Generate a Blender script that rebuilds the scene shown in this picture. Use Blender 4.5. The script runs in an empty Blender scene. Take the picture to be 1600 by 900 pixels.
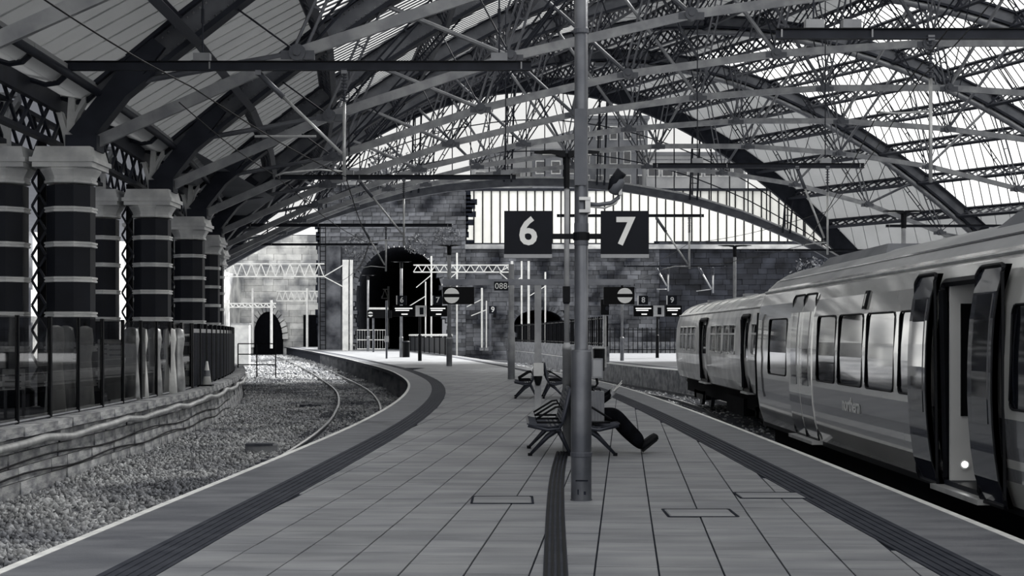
import bpy, math, random
import numpy as np
from mathutils import Vector, Matrix
random.seed(7)
rng = np.random.default_rng(7)
SC = bpy.context.scene
COL = SC.collection

# ---------------------------------------------------------------- camera
# level view, eye 1.6 m above the platform, 50 mm lens, raised a little by lens shift
F = 2222.2
cd = bpy.data.cameras.new('camera'); cd.lens = 50.0; cd.sensor_width = 36.0
cd.shift_y = 0.04625; cd.clip_start = 0.1; cd.clip_end = 1500
cam = bpy.data.objects.new('camera', cd); COL.objects.link(cam)
cam.location = (0, 0, 1.6); cam.rotation_euler = (math.radians(90), 0, 0)
SC.camera = cam

# ---------------------------------------------------------------- sky, sun, exposure
wd = bpy.data.worlds.new('sky'); SC.world = wd; wd.use_nodes = True
bg = wd.node_tree.nodes['Background']
bg.inputs[0].default_value = (0.955, 0.955, 0.94, 1); bg.inputs[1].default_value = 1.0
sd = bpy.data.lights.new('sun', 'SUN'); sd.energy = 7.5; sd.angle = math.radians(9); sd.color = (1.0, 0.99, 0.96)
sun = bpy.data.objects.new('sun', sd); COL.objects.link(sun)
to_sun = Vector((0.46, 0.62, 0.62)).normalized()
sun.rotation_euler = to_sun.to_track_quat('Z', 'Y').to_euler(); sun.location = (60, 40, 80)
vs = SC.view_settings
vs.view_transform = 'Standard'; vs.look = 'None'; vs.gamma = 1.0; vs.use_curve_mapping = False
vs.exposure = 0.45

# ---------------------------------------------------------------- helpers
def lin(c):
    c /= 255.0
    return c / 12.92 if c <= 0.04045 else ((c + 0.055) / 1.055) ** 2.4
def grey(v):
    k = 1 - v / 255.0                       # the print is toned: darks lean blue, lights lean warm
    return (lin(max(v - min(4, v * .1) * k, 1)), lin(v), lin(min(v + min(13, v * .3) * k - 3 * (1 - k), 255)), 1)
def mat(name, v, rough=0.6, metal=0.0, var=0.0, scale=1.0, v2=None, bump=0.0, bscale=None, coat=0.0, detail=4, rnd=0.0, island=0.0, spec=0.5, aniso=None):
    m = bpy.data.materials.new(name); m.use_nodes = True
    nt = m.node_tree; b = nt.nodes['Principled BSDF']
    b.inputs['Roughness'].default_value = rough; b.inputs['Metallic'].default_value = metal
    b.inputs['Specular IOR Level'].default_value = spec
    if coat: b.inputs['Coat Weight'].default_value = coat; b.inputs['Coat Roughness'].default_value = 0.04
    tc = nt.nodes.new('ShaderNodeTexCoord'); mp = nt.nodes.new('ShaderNodeMapping')
    nt.links.new(tc.outputs['Object'], mp.inputs[0])
    if aniso: mp.inputs['Scale'].default_value = aniso
    n = nt.nodes.new('ShaderNodeTexNoise'); n.inputs['Scale'].default_value = scale; n.inputs['Detail'].default_value = detail
    nt.links.new(mp.outputs[0], n.inputs['Vector'])
    r = nt.nodes.new('ShaderNodeValToRGB')
    lo = v2 if v2 is not None else max(v * (1 - var), 2); hi = v if v2 is not None else min(v * (1 + var), 250)
    r.color_ramp.elements[0].position = 0.36; r.color_ramp.elements[0].color = grey(lo)
    r.color_ramp.elements[1].position = 0.64; r.color_ramp.elements[1].color = grey(hi)
    nt.links.new(n.outputs['Fac'], r.inputs[0]); out = r.outputs[0]
    if rnd or island:
        if island:
            src = nt.nodes.new('ShaderNodeNewGeometry').outputs['Random Per Island']; amt = island
        else:
            src = nt.nodes.new('ShaderNodeObjectInfo').outputs['Random']; amt = rnd
        mr = nt.nodes.new('ShaderNodeMapRange'); mr.inputs['To Min'].default_value = 1 - amt; mr.inputs['To Max'].default_value = 1 + amt
        nt.links.new(src, mr.inputs[0])
        h = nt.nodes.new('ShaderNodeHueSaturation'); nt.links.new(mr.outputs[0], h.inputs['Value']); nt.links.new(out, h.inputs['Color']); out = h.outputs[0]
    nt.links.new(out, b.inputs['Base Color'])
    if bump:
        n2 = nt.nodes.new('ShaderNodeTexNoise'); n2.inputs['Scale'].default_value = bscale or scale * 6; n2.inputs['Detail'].default_value = 3
        nt.links.new(mp.outputs[0], n2.inputs['Vector'])
        bp = nt.nodes.new('ShaderNodeBump'); bp.inputs['Strength'].default_value = bump; bp.inputs['Distance'].default_value = 0.02
        nt.links.new(n2.outputs['Fac'], bp.inputs['Height']); nt.links.new(bp.outputs[0], b.inputs['Normal'])
    return m
def glassmat(name, tr, v=200, rough=0.05, gloss=0.15, trans=0.0):
    """thin pane: part clear, part frosted, part mirror"""
    m = bpy.data.materials.new(name); m.use_nodes = True; nt = m.node_tree
    for n in list(nt.nodes): nt.nodes.remove(n)
    o = nt.nodes.new('ShaderNodeOutputMaterial')
    t = nt.nodes.new('ShaderNodeBsdfTransparent')
    tn = nt.nodes.new('ShaderNodeTexNoise'); tn.inputs['Scale'].default_value = 0.6
    rp = nt.nodes.new('ShaderNodeValToRGB'); rp.color_ramp.elements[0].color = (tr * .85, tr * .85, tr * .85, 1); rp.color_ramp.elements[1].color = (tr, tr, tr, 1)
    tc = nt.nodes.new('ShaderNodeTexCoord'); nt.links.new(tc.outputs['Object'], tn.inputs['Vector']); nt.links.new(tn.outputs['Fac'], rp.inputs[0]); nt.links.new(rp.outputs[0], t.inputs[0])
    g = nt.nodes.new('ShaderNodeBsdfGlossy'); g.inputs['Roughness'].default_value = rough; g.inputs['Color'].default_value = (.9, .9, .9, 1)
    mx = nt.nodes.new('ShaderNodeMixShader'); mx.inputs[0].default_value = gloss
    last = t.outputs[0]
    if trans:
        d = nt.nodes.new('ShaderNodeBsdfTranslucent'); d.inputs[0].default_value = grey(v)
        m2 = nt.nodes.new('ShaderNodeMixShader'); m2.inputs[0].default_value = trans
        nt.links.new(last, m2.inputs[1]); nt.links.new(d.outputs[0], m2.inputs[2]); last = m2.outputs[0]
    nt.links.new(last, mx.inputs[1]); nt.links.new(g.outputs[0], mx.inputs[2]); nt.links.new(mx.outputs[0], o.inputs[0])
    return m

def sheetmat(name, v, vt, tl):
    """dull sheeting that lets some daylight through"""
    m = mat(name, v, .7, var=.08, scale=.5); nt = m.node_tree; b = nt.nodes['Principled BSDF']; o = nt.nodes['Material Output']
    d = nt.nodes.new('ShaderNodeBsdfTranslucent'); d.inputs[0].default_value = grey(vt); mx = nt.nodes.new('ShaderNodeMixShader'); mx.inputs[0].default_value = tl
    nt.links.new(b.outputs[0], mx.inputs[1]); nt.links.new(d.outputs[0], mx.inputs[2]); nt.links.new(mx.outputs[0], o.inputs[0]); return m
class MB:
    """collects simple solids; build() makes ONE mesh object"""
    def __init__(s): s.v = []; s.f = []; s.mi = []
    def add(s, vs, fs, mi=0):
        o = len(s.v); s.v += [tuple(p) for p in vs]; s.f += [tuple(i + o for i in f) for f in fs]; s.mi += [mi] * len(fs); return s
    BOXF = [(0, 3, 2, 1), (4, 5, 6, 7), (0, 1, 5, 4), (1, 2, 6, 5), (2, 3, 7, 6), (3, 0, 4, 7)]
    def box(s, c, d, rz=0.0, mi=0):
        x, y, z = d[0] / 2, d[1] / 2, d[2] / 2; ca, sa = math.cos(rz), math.sin(rz); vs = []
        for sz in (-z, z):
            for sx, sy in ((-x, -y), (x, -y), (x, y), (-x, y)):
                vs.append((c[0] + sx * ca - sy * sa, c[1] + sx * sa + sy * ca, c[2] + sz))
        return s.add(vs, MB.BOXF, mi)
    def bar(s, p, q, w, h, up=(0, 0, 1), mi=0):
        p = Vector(p); q = Vector(q); d = (q - p)
        if d.length < 1e-6: return s
        d.normalize(); u = Vector(up)
        if abs(d.dot(u)) > 0.98: u = Vector((0, 1, 0))
        a = d.cross(u).normalized() * (w / 2); b = a.normalized().cross(d).normalized() * (h / 2)
        vs = [p - a - b, p + a - b, p + a + b, p - a + b, q - a - b, q + a - b, q + a + b, q - a + b]
        return s.add(vs, [(0, 1, 2, 3), (4, 7, 6, 5), (0, 4, 5, 1), (1, 5, 6, 2), (2, 6, 7, 3), (3, 7, 4, 0)], mi)
    def tube(s, p, q, r, n=8, r2=None, mi=0):
        p = Vector(p); q = Vector(q); d = (q - p).normalized(); u = Vector((0, 0, 1)) if abs(d.z) < .9 else Vector((0, 1, 0))
        a = d.cross(u).normalized(); b = d.cross(a); r2 = r if r2 is None else r2; vs = []
        for c, rr in ((p, r), (q, r2)):
            for i in range(n):
                t = 2 * math.pi * i / n; vs.append(c + a * (rr * math.cos(t)) + b * (rr * math.sin(t)))
        fs = [(i, (i + 1) % n, n + (i + 1) % n, n + i) for i in range(n)] + [tuple(range(n))[::-1], tuple(range(n, 2 * n))]
        return s.add(vs, fs, mi)
    def pipe(s, pts, r, n=8, mi=0):
        pts = [Vector(p) for p in pts]; vs = []; m = len(pts)
        for k, p in enumerate(pts):
            d = (pts[min(k + 1, m - 1)] - pts[max(k - 1, 0)]).normalized(); u = Vector((0, 0, 1)) if abs(d.z) < .95 else Vector((0, 1, 0))
            a = d.cross(u).normalized(); b = d.cross(a)
            rr = r[k] if isinstance(r, (list, tuple)) else r
            for i in range(n):
                t = 2 * math.pi * i / n; vs.append(p + a * (rr * math.cos(t)) + b * (rr * math.sin(t)))
        fs = [(k * n + i, k * n + (i + 1) % n, (k + 1) * n + (i + 1) % n, (k + 1) * n + i) for k in range(m - 1) for i in range(n)]
        fs += [tuple(range(n))[::-1], tuple(range((m - 1) * n, m * n))]
        return s.add(vs, fs, mi)
    def lathe(s, c, prof, n=16, phase=0.0, mi=0):
        vs = []; m = len(prof)
        for r, z in prof:
            for i in range(n):
                t = 2 * math.pi * i / n + phase; vs.append((c[0] + r * math.cos(t), c[1] + r * math.sin(t), c[2] + z))
        fs = [(k * n + i, k * n + (i + 1) % n, (k + 1) * n + (i + 1) % n, (k + 1) * n + i) for k in range(m - 1) for i in range(n)]
        fs += [tuple(range(n))[::-1], tuple(range((m - 1) * n, m * n))]
        return s.add(vs, fs, mi)
    def prism(s, poly, z0, z1, mi=0):
        n = len(poly)
        vs = [(x, y, z0) for x, y in poly] + [(x, y, z1) for x, y in poly]
        fs = [tuple(range(n))[::-1], tuple(range(n, 2 * n))] + [(i, (i + 1) % n, n + (i + 1) % n, n + i) for i in range(n)]
        return s.add(vs, fs, mi)
    def prismxz(s, poly, y0, y1, mi=0):
        n = len(poly)
        vs = [(x, y0, z) for x, z in poly] + [(x, y1, z) for x, z in poly]
        fs = [tuple(range(n)), tuple(range(n, 2 * n))[::-1]] + [(i, n + i, n + (i + 1) % n, (i + 1) % n) for i in range(n)]
        return s.add(vs, fs, mi)
    def loft(s, rings, closed=True, cap=True, mi=0):
        n = len(rings[0]); m = len(rings); vs = [p for r in rings for p in r]; e = n if closed else n - 1
        fs = [(k * n + i, k * n + (i + 1) % n, (k + 1) * n + (i + 1) % n, (k + 1) * n + i) for k in range(m - 1) for i in range(e)]
        if cap and closed: fs += [tuple(range(n))[::-1], tuple(range((m - 1) * n, m * n))]
        return s.add(vs, fs, mi)
    def mesh(s, name, smooth=False):
        me = bpy.data.meshes.new(name); me.from_pydata(s.v, [], s.f)
        if any(s.mi): me.polygons.foreach_set('material_index', s.mi)
        if smooth: me.polygons.foreach_set('use_smooth', [True] * len(s.f))
        me.update(); return me
    def build(s, name, m, parent=None, smooth=False, loc=None):
        return obj(name, s.mesh(name, smooth), m, parent, loc)
def obj(name, me, m, parent=None, loc=None):
    if m is not None and len(me.materials) == 0:
        for q in (m if isinstance(m, (list, tuple)) else [m]): me.materials.append(q)
    o = bpy.data.objects.new(name, me); COL.objects.link(o)
    if parent: o.parent = parent
    if loc is not None: o.location = loc
    return o
def tag(o, label=None, cat=None, group=None, kind=None):
    if label: o['label'] = label
    if cat: o['category'] = cat
    if group: o['group'] = group
    if kind: o['kind'] = kind
    return o
def thing(name, label, cat, loc=(0, 0, 0), rz=0.0, group=None):
    o = bpy.data.objects.new(name, None); COL.objects.link(o); o.location = loc; o.rotation_euler = (0, 0, rz); o.empty_display_size = 0.2
    return tag(o, label, cat, group)
def part(name, me_or_mb, m, parent, smooth=False):
    """a child given in WORLD coordinates"""
    o = me_or_mb.build(name, m, parent, smooth) if isinstance(me_or_mb, MB) else obj(name, me_or_mb, m, parent)
    l, r = parent.location, parent.rotation_euler
    if parent.parent: return o
    o.matrix_parent_inverse = (Matrix.Translation(l) @ r.to_matrix().to_4x4()).inverted()
    return o
def struct(name, mb, m, parent=None, smooth=False):
    o = mb.build(name, m, parent, smooth)
    if parent is None: o['kind'] = 'structure'
    return o
def dup(root, loc, rz=0.0, label=None, group=None):
    r = root.copy(); COL.objects.link(r); r.location = loc; r.rotation_euler = (0, 0, rz)
    if label: r['label'] = label
    if group: r['group'] = group
    for ch in list(root.children):
        c = ch.copy(); COL.objects.link(c); c.parent = r
        for g in list(ch.children):
            d = g.copy(); COL.objects.link(d); d.parent = c
    return r
def P(x, y, Y):      # a point of the photograph at a known distance
    return Vector(((x - 800) / F * Y, Y, 1.6 + (524 - y) / F * Y))
def text_mesh(s, size, depth=0.004, bold=0.0):
    c = bpy.data.curves.new('lettering', 'FONT'); c.body = s; c.size = size; c.extrude = depth; c.offset = bold; c.align_x = 'CENTER'; c.align_y = 'CENTER'; c.resolution_u = 3
    o = bpy.data.objects.new('lettering', c); COL.objects.link(o)
    dg = bpy.context.evaluated_depsgraph_get(); me = bpy.data.meshes.new_from_object(o.evaluated_get(dg))
    bpy.data.objects.remove(o); return me
def lettering(s, size, m, loc, parent, bold=0.0, rot=(math.pi / 2, 0, 0), name='lettering'):
    o = obj(name, text_mesh(s, size, 0.004, bold), m, parent); o.location = loc; o.rotation_euler = rot; return o

def curve(pts):
    """smooth monotone-ish curve X(Y) through (Y, X) points"""
    ys = np.array([p[0] for p in pts], float); xs = np.array([p[1] for p in pts], float)
    m = np.zeros(len(xs)); d = np.diff(xs) / np.diff(ys); m[0] = d[0]; m[-1] = d[-1]
    h = np.diff(ys); m[1:-1] = (d[:-1] * h[1:] + d[1:] * h[:-1]) / (h[:-1] + h[1:])
    def f(Y):
        Y = float(Y)
        if Y <= ys[0]: return float(xs[0] + m[0] * (Y - ys[0]))
        if Y >= ys[-1]: return float(xs[-1] + m[-1] * (Y - ys[-1]))
        k = int(np.searchsorted(ys, Y) - 1); t = (Y - ys[k]) / h[k]
        return float((2*t**3 - 3*t**2 + 1) * xs[k] + (t**3 - 2*t**2 + t) * h[k] * m[k] + (-2*t**3 + 3*t**2) * xs[k+1] + (t**3 - t**2) * h[k] * m[k+1])
    return f
def off(fn, Y, o):
    s = (fn(Y + .3) - fn(Y - .3)) / .6
    return fn(Y) + o * math.sqrt(1 + s * s)

# plan curves (metres, camera at 0,0)
EL = curve([(-6, -3.8), (9.7, -3.5), (12.5, -3.38), (17.5, -3.15), (26.1, -2.84), (35.2, -2.85), (46.8, -3.43), (60.3, -4.95), (86.7, -9.4), (137, -19.0), (200, -32)])   # edge of platform 6
ER = curve([(-6, 4.0), (11, 3.99), (21.9, 3.95), (32.6, 3.81), (46.8, 3.3), (58.3, 2.2), (78, 0), (111, -4.3), (150, -10.5), (200, -20)])                                 # edge of platform 7
XL = curve([(-6, -9.4), (22.9, -9.3), (32, -9.46), (41.2, -9.95), (50.6, -11), (59.8, -12.35), (69, -14.05), (78.2, -16), (87.5, -18.2), (97, -20.4), (150, -33)])         # left feet of the roof
WL = lambda Y: XL(Y) + 0.95
P8 = curve([(-6, 12.5), (40, 11.6), (54, 9.6), (60, 8.6), (68, 7.1), (82, 5.4), (111, 3.4), (148, 0), (200, -10)])
def trk(Y): return off(EL, Y, -(1.25 + 0.4 * min(max((Y - 28) / 20, 0), 1)))

# ---------------------------------------------------------------- materials
M = {}
M['paving'] = mat('paving', 131, 0.55, var=.10, scale=.8, rnd=.10, bump=.15, bscale=30, aniso=(1, 4, 1))
M['paving_far'] = mat('paving_joined', 137, 0.55, var=.10, scale=.8, island=.10, bump=.15, bscale=30)
M['joint'] = mat('joint', 40, .95, spec=.1, var=.2, scale=5)
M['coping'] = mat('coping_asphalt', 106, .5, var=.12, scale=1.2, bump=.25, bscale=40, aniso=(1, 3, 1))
M['tactile'] = mat('tactile_rubber', 54, .7, spec=.2, var=.12, scale=4)
M['white_line'] = mat('edge_paint', 226, .6, var=.06, scale=6)
M['concrete'] = mat('concrete', 130, .85, var=.2, scale=1.5, bump=.4)
M['ballast'] = mat('ballast', 150, .95, var=.2, scale=.5, island=.45)
M['bed'] = mat('bed', 110, .95, var=.3, scale=8, bump=1, bscale=25)
M['rail_side'] = mat('rail_steel', 60, .5, .6, var=.2, scale=4)
M['rail_top'] = mat('rail_head', 215, .22, 1.0, var=.05, scale=4)
M['sleeper'] = mat('sleeper', 74, .9, var=.25, scale=4)
M['iron'] = mat('iron_dark', 42, .55, .1, spec=.25, var=.15, scale=1.5)
M['iron_mid'] = mat('iron_mid', 98, .5, .2, var=.12, scale=1.5)
M['iron_light'] = mat('iron_light', 138, .35, .3, var=.1, scale=1.5)
M['iron_purlin'] = mat('iron_purlin', 52, .6, .1, var=.15, scale=1.5)
M['tie'] = mat('tie_steel', 150, .35, .5, var=.1, scale=2)
M['steel'] = mat('steel_grey', 120, .4, .3, var=.1, scale=3)
M['galv'] = mat('galvanised', 190, .35, .5, var=.08, scale=4)
M['white_steel'] = mat('white_steel', 240, .5, var=.06, scale=2)
M['black'] = mat('black', 16, .55, spec=.15, var=.2, scale=3)
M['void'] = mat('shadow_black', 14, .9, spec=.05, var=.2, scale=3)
M['board'] = sheetmat('roof_boarding', 175, 190, .5)
M['left_roof'] = sheetmat('left_roof_sheet', 110, 105, .35)
M['board_dark'] = mat('roof_batten', 190, .8, var=.1, scale=1)
M['glaze_bar'] = mat('glazing_bar', 112, .7, var=.1, scale=1)
M['glaze'] = glassmat('roof_glazing', .80, 225, .1, .03, trans=.35)
M['pane'] = glassmat('screen_glass', .74, 225, .05, .05)
M['fence_glass'] = glassmat('fence_glass', .68, 200, .02, .14)
M['column'] = mat('column_paint', 30, .5, spec=.2, var=.12, scale=1.2)
M['trim'] = mat('column_trim', 205, .4, var=.08, scale=2)
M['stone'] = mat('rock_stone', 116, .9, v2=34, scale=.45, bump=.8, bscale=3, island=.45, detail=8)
M['stone_part'] = mat('rock_stone_block', 116, .9, v2=34, scale=.45, bump=.8, bscale=3, rnd=.45, detail=8)
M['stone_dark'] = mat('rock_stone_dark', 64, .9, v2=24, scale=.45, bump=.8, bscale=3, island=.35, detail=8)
M['painted_reflection'] = mat('painted_reflection', 200, .08, v2=110, scale=2.5, coat=1.0)  # pale mottled colour stands in for bright reflections on the glass
M['stone_pale'] = mat('pale_stone', 245, .9, v2=150, scale=.4, bump=.6, bscale=3, island=.2, detail=8)
M['brick'] = mat('parapet_brick', 150, .9, v2=100, scale=3, bump=.4, bscale=30)
M['wall_block'] = mat('edge_wall_block', 190, .85, v2=105, scale=1.6, bump=.6, bscale=12, rnd=.2, detail=8)
M['hoard'] = sheetmat('hoarding_white', 240, 245, .55)
M['building'] = mat('building_pale', 170, .8, var=.1, scale=.3)
M['building2'] = mat('building_grey', 120, .8, var=.1, scale=.3)
M['leaf'] = mat('leaves', 105, .8, var=.4, scale=2, island=.3)
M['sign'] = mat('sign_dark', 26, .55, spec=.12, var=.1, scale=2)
M['sign_text'] = mat('sign_white', 226, .5, var=.02, scale=2)
M['sign_foot'] = mat('sign_foot_strip', 150, .5, var=.05, scale=2)
M['pole'] = mat('pole_grey', 112, .36, .6, var=.15, scale=2.5, v2=86, bump=.05, bscale=20)
M['post'] = mat('post_grey', 150, .5, .1, var=.1, scale=2.5)
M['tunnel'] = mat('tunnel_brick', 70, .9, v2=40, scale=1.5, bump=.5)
M['pole_dark'] = mat('pole_band', 88, .45, .3, var=.1, scale=3)
M['bench'] = mat('bench_steel', 56, .38, .5, var=.12, scale=4)
M['train'] = mat('train_body', 222, .11, .5, var=.05, scale=.7, coat=.8, bump=.03, bscale=.9)
M['train_band'] = mat('train_band', 130, .18, .5, var=.05, scale=.7, coat=.8)
M['train_roof'] = mat('train_roof', 150, .4, .2, var=.1, scale=.7)
M['train_door'] = mat('train_door', 52, .12, .2, var=.06, scale=.7, coat=.9)
M['train_far'] = mat('train_far_body', 215, .3, .3, v2=165, scale=1.4, coat=.5, bump=.2, bscale=1.5)
M['window'] = mat('train_window', 34, .05, .45, var=.2, scale=1, coat=1.0, spec=1.0)
M['interior'] = mat('train_interior', 196, .6, var=.04, scale=1)
M['cloth'] = mat('dark_clothes', 14, .95, spec=.05, var=.3, scale=8, bump=.3)
M['skin'] = mat('skin', 150, .6, var=.06, scale=8)
M['case'] = mat('grey_case', 110, .5, var=.08, scale=6)
M['paper'] = mat('paper', 225, .8, var=.03, scale=8)
M['screen_face'] = mat('display_face', 10, .5, spec=.1, var=.1, scale=3)
em = bpy.data.materials.new('lamp_glow'); em.use_nodes = True
em.node_tree.nodes['Principled BSDF'].inputs['Emission Color'].default_value = (1, 1, .97, 1); em.node_tree.nodes['Principled BSDF'].inputs['Emission Strength'].default_value = 6
M['glow'] = em
em2 = bpy.data.materials.new('display_text'); em2.use_nodes = True
em2.node_tree.nodes['Principled BSDF'].inputs['Emission Color'].default_value = (1, 1, .97, 1); em2.node_tree.nodes['Principled BSDF'].inputs['Emission Strength'].default_value = .7
M['led'] = em2
# ================================================================ GROUND AND PLATFORMS
def stations(y0, y1, step): n = max(2, int(round((y1 - y0) / step)) + 1); return [y0 + (y1 - y0) * i / (n - 1) for i in range(n)]
def ribbon(fn, o0, o1, y0, y1, z, step=1.0, thick=0.0, mb=None):
    mb = mb or MB(); ys = stations(y0, y1, step)
    rings = []
    for Y in ys:
        a, b = off(fn, Y, o0), off(fn, Y, o1)
        rings.append([(a, Y, z - thick), (b, Y, z - thick), (b, Y, z), (a, Y, z)] if thick else [(a, Y, z), (b, Y, z)])
    if thick: mb.loft(rings, True, True)
    else: mb.loft([[r[1], r[0]] for r in rings], False, False)
    return mb

# track bed: one wide lowered surface under all the tracks
tb = MB(); tb.add([(-60, -8, -1.12), (45, -8, -1.12), (45, 230, -1.12), (-60, 230, -1.12)], [(0, 1, 2, 3)])
track_bed = struct('track_bed', tb, M['bed'])

# island platform 6 / 7
fl = MB(); rings = []
for Y in stations(-6, 200, 1.0):
    a, b = EL(Y), ER(Y)
    rings.append([(a + .28, Y, -1.12), (b - .28, Y, -1.12), (b - .28, Y, -.22), (b, Y, -.16), (b, Y, -.012), (a, Y, -.012), (a, Y, -.16), (a + .28, Y, -.22)])
fl.loft(rings, True, True)
floor = struct('floor', fl, M['joint'])
# dark asphalt copings and painted edges, tactile strips with raised ribs
for fn, s, nm in ((EL, 1, 'platform six'), (ER, -1, 'platform seven')):
    for o0, o1, z, m, name in ((.0, .075, .004, 'white_line', 'painted_edge'), (.075, .74, .0, 'coping', 'coping'), (.74, 1.13, .002, 'tactile', 'tactile_strip')):
        a, b = (o0, o1) if s > 0 else (-o1, -o0)
        p = struct(name, ribbon(fn, a, b, -6, 199, z, .8, .012), M[m], floor)
        if name == 'tactile_strip':
            rb = MB()
            for k in range(5):
                c = .79 + k * .073
                ribbon(fn, s * c - .017, s * c + .017, 4, 90, .010, .6, .01, rb)
            struct('tactile_rib', rb, M['tactile'], p)
# concrete riser wall of the platform six edge with nibs
nb = MB()
for Y in stations(44, 130, 2.4):
    x = off(EL, Y, .22); nb.box((x, Y, -.67), (.22, .5, .9))
tag(struct('riser_pier', nb, M['concrete'], floor), kind='stuff')
# ---- paving slabs: rows run a little askew to the view
e1 = np.array([.0788, .9969]); e2 = np.array([.9969, -.0788]); o0 = np.array([.545, 9.45])
def clip(poly, nx, ny, c):
    out = []
    for i in range(len(poly)):
        p, q = poly[i], poly[(i + 1) % len(poly)]
        a = nx * p[0] + ny * p[1] - c; b = nx * q[0] + ny * q[1] - c
        if a >= 0: out.append(p)
        if (a >= 0) != (b >= 0):
            t = a / (a - b); out.append((p[0] + t * (q[0] - p[0]), p[1] + t * (q[1] - p[1])))
    return out
slabs = []
W_, D_ = .434, .387
for i in range(-22, 16):
    sh = rng.uniform(-.03, .03) + (i % 3) * .06
    for j in range(-14, 170):
        gu, gv = .007, .004
        c = [o0 + e2 * (i * W_ + a) + e1 * (j * D_ + sh + b) for a, b in ((gu, gv), (W_ - gu, gv), (W_ - gu, D_ - gv), (gu, D_ - gv))]
        cy = sum(q[1] for q in c) / 4; cx = sum(q[0] for q in c) / 4
        if cy < 4 or cy > 70: continue
        sl = (EL(cy + .3) - EL(cy - .3)) / .6; sr = (ER(cy + .3) - ER(cy - .3)) / .6
        l = off(EL, cy, 1.14); r = off(ER, cy, -1.14)
        if cx < l - .5 or cx > r + .5: continue
        poly = [tuple(q) for q in c]
        poly = clip(poly, 1, -sl, l - sl * cy)
        if len(poly) >= 3: poly = clip(poly, -1, sr, -(r - sr * cy))
        if len(poly) < 3: continue
        ar = abs(sum(poly[k][0] * poly[(k + 1) % len(poly)][1] - poly[(k + 1) % len(poly)][0] * poly[k][1] for k in range(len(poly)))) / 2
        if ar < .012: continue
        # the drain channel runs between the slabs
        slabs.append((cy, cx, poly))
vis = sorted([s for s in slabs if s[0] > 9.2 and abs(s[1] / s[0]) < .37], key=lambda s: s[0])
near = set(id(s) for s in vis[:300])
rest = MB()
for s in slabs:
    z = rng.uniform(-.0015, .0015)
    if id(s) in near:
        m_ = MB().prism(s[2], -.03, z); struct('paving_slab', m_, M['paving'], floor)
    else: rest.prism(s[2], -.03, z)
tag(struct('paving', rest, M['paving_far'], floor), kind='stuff')
fp = MB(); rr = [[(off(EL, Y, 1.13), Y, -.001), (off(ER, Y, -1.13), Y, -.001)] for Y in stations(70, 199, 1.5)]
fp.loft([[r[1], r[0]] for r in rr], False, False)
struct('far_paving', fp, M['paving_far'], floor)
# ribbed drain channel down the middle
dc = curve([(3, .1), (9.45, .29), (13.4, .41), (15.7, .495), (17.3, .57), (19.1, .67), (21, .78)])
ch = struct('drain_channel', ribbon(dc, -.085, .085, 4, 19.5, .006, .5, .02), M['tactile'], floor)
rb = MB()
for k in range(4): ribbon(dc, -.065 + k * .043 - .011, -.065 + k * .043 + .011, 4, 19.5, .014, .5, .01, rb)
struct('channel_rib', rb, M['black'], ch)
# inspection covers let into the slabs
for k, (xa, xb, ya, yb, lab) in enumerate(((738, 832, 776, 787, 'left of the sign pole'), (1040, 1146, 796, 808, 'right of the sign pole'), (1152, 1262, 770, 779, 'behind the other two'))):
    Y0, Y1 = 3555 / (yb - 524), 3555 / (ya - 524); X0, X1 = (xa - 800) / F * (Y0 + Y1) / 2, (xb - 800) / F * (Y0 + Y1) / 2
    t = thing('inspection_cover', 'rectangular inspection cover in the paving ' + lab, 'cover', ((X0 + X1) / 2, (Y0 + Y1) / 2, 0))
    w, d = X1 - X0, Y1 - Y0
    MB().box((0, 0, -.001), (w - .05, d - .05, .012)).build('lid', M['paving'], t)
    fr = MB()
    for sx in (-1, 1): fr.box((sx * (w / 2), 0, .0), (.022, d, .014)); fr.box((0, sx * d / 2, 0), (w, .022, .014))
    fr.build('frame', M['joint'], t)

# ---- ballast stones
def stones(n, xs, ys, zs, size):
    base = np.array([[1, 0, 0], [-1, 0, 0], [0, 1, 0], [0, -1, 0], [0, 0, 1], [0, 0, -1]], float)
    fcs = np.array([[0, 2, 4], [2, 1, 4], [1, 3, 4], [3, 0, 4], [2, 0, 5], [1, 2, 5], [3, 1, 5], [0, 3, 5]])
    sc = size[:, None, None] * rng.uniform(.55, 1.25, (n, 1, 3)); v = base[None] * sc + rng.normal(0, .012, (n, 6, 3))
    q = rng.normal(size=(n, 4)); q /= np.linalg.norm(q, axis=1)[:, None]; w, x, y, z = q.T
    R = np.stack([1-2*(y*y+z*z), 2*(x*y-z*w), 2*(x*z+y*w), 2*(x*y+z*w), 1-2*(x*x+z*z), 2*(y*z-x*w), 2*(x*z-y*w), 2*(y*z+x*w), 1-2*(x*x+y*y)], 1).reshape(n, 3, 3)
    v = np.einsum('nij,nkj->nki', R, v) + np.stack([xs, ys, zs], 1)[:, None, :]
    f = fcs[None] + (np.arange(n) * 6)[:, None, None]
    me = bpy.data.meshes.new('ballast'); V = v.reshape(-1, 3); Fc = f.reshape(-1, 3)
    me.vertices.add(len(V)); me.vertices.foreach_set('co', V.ravel()); me.loops.add(Fc.size); me.loops.foreach_set('vertex_index', Fc.ravel())
    me.polygons.add(len(Fc)); me.polygons.foreach_set('loop_start', np.arange(len(Fc)) * 3); me.polygons.foreach_set('loop_total', np.full(len(Fc), 3)); me.update(calc_edges=True)
    return me
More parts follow.
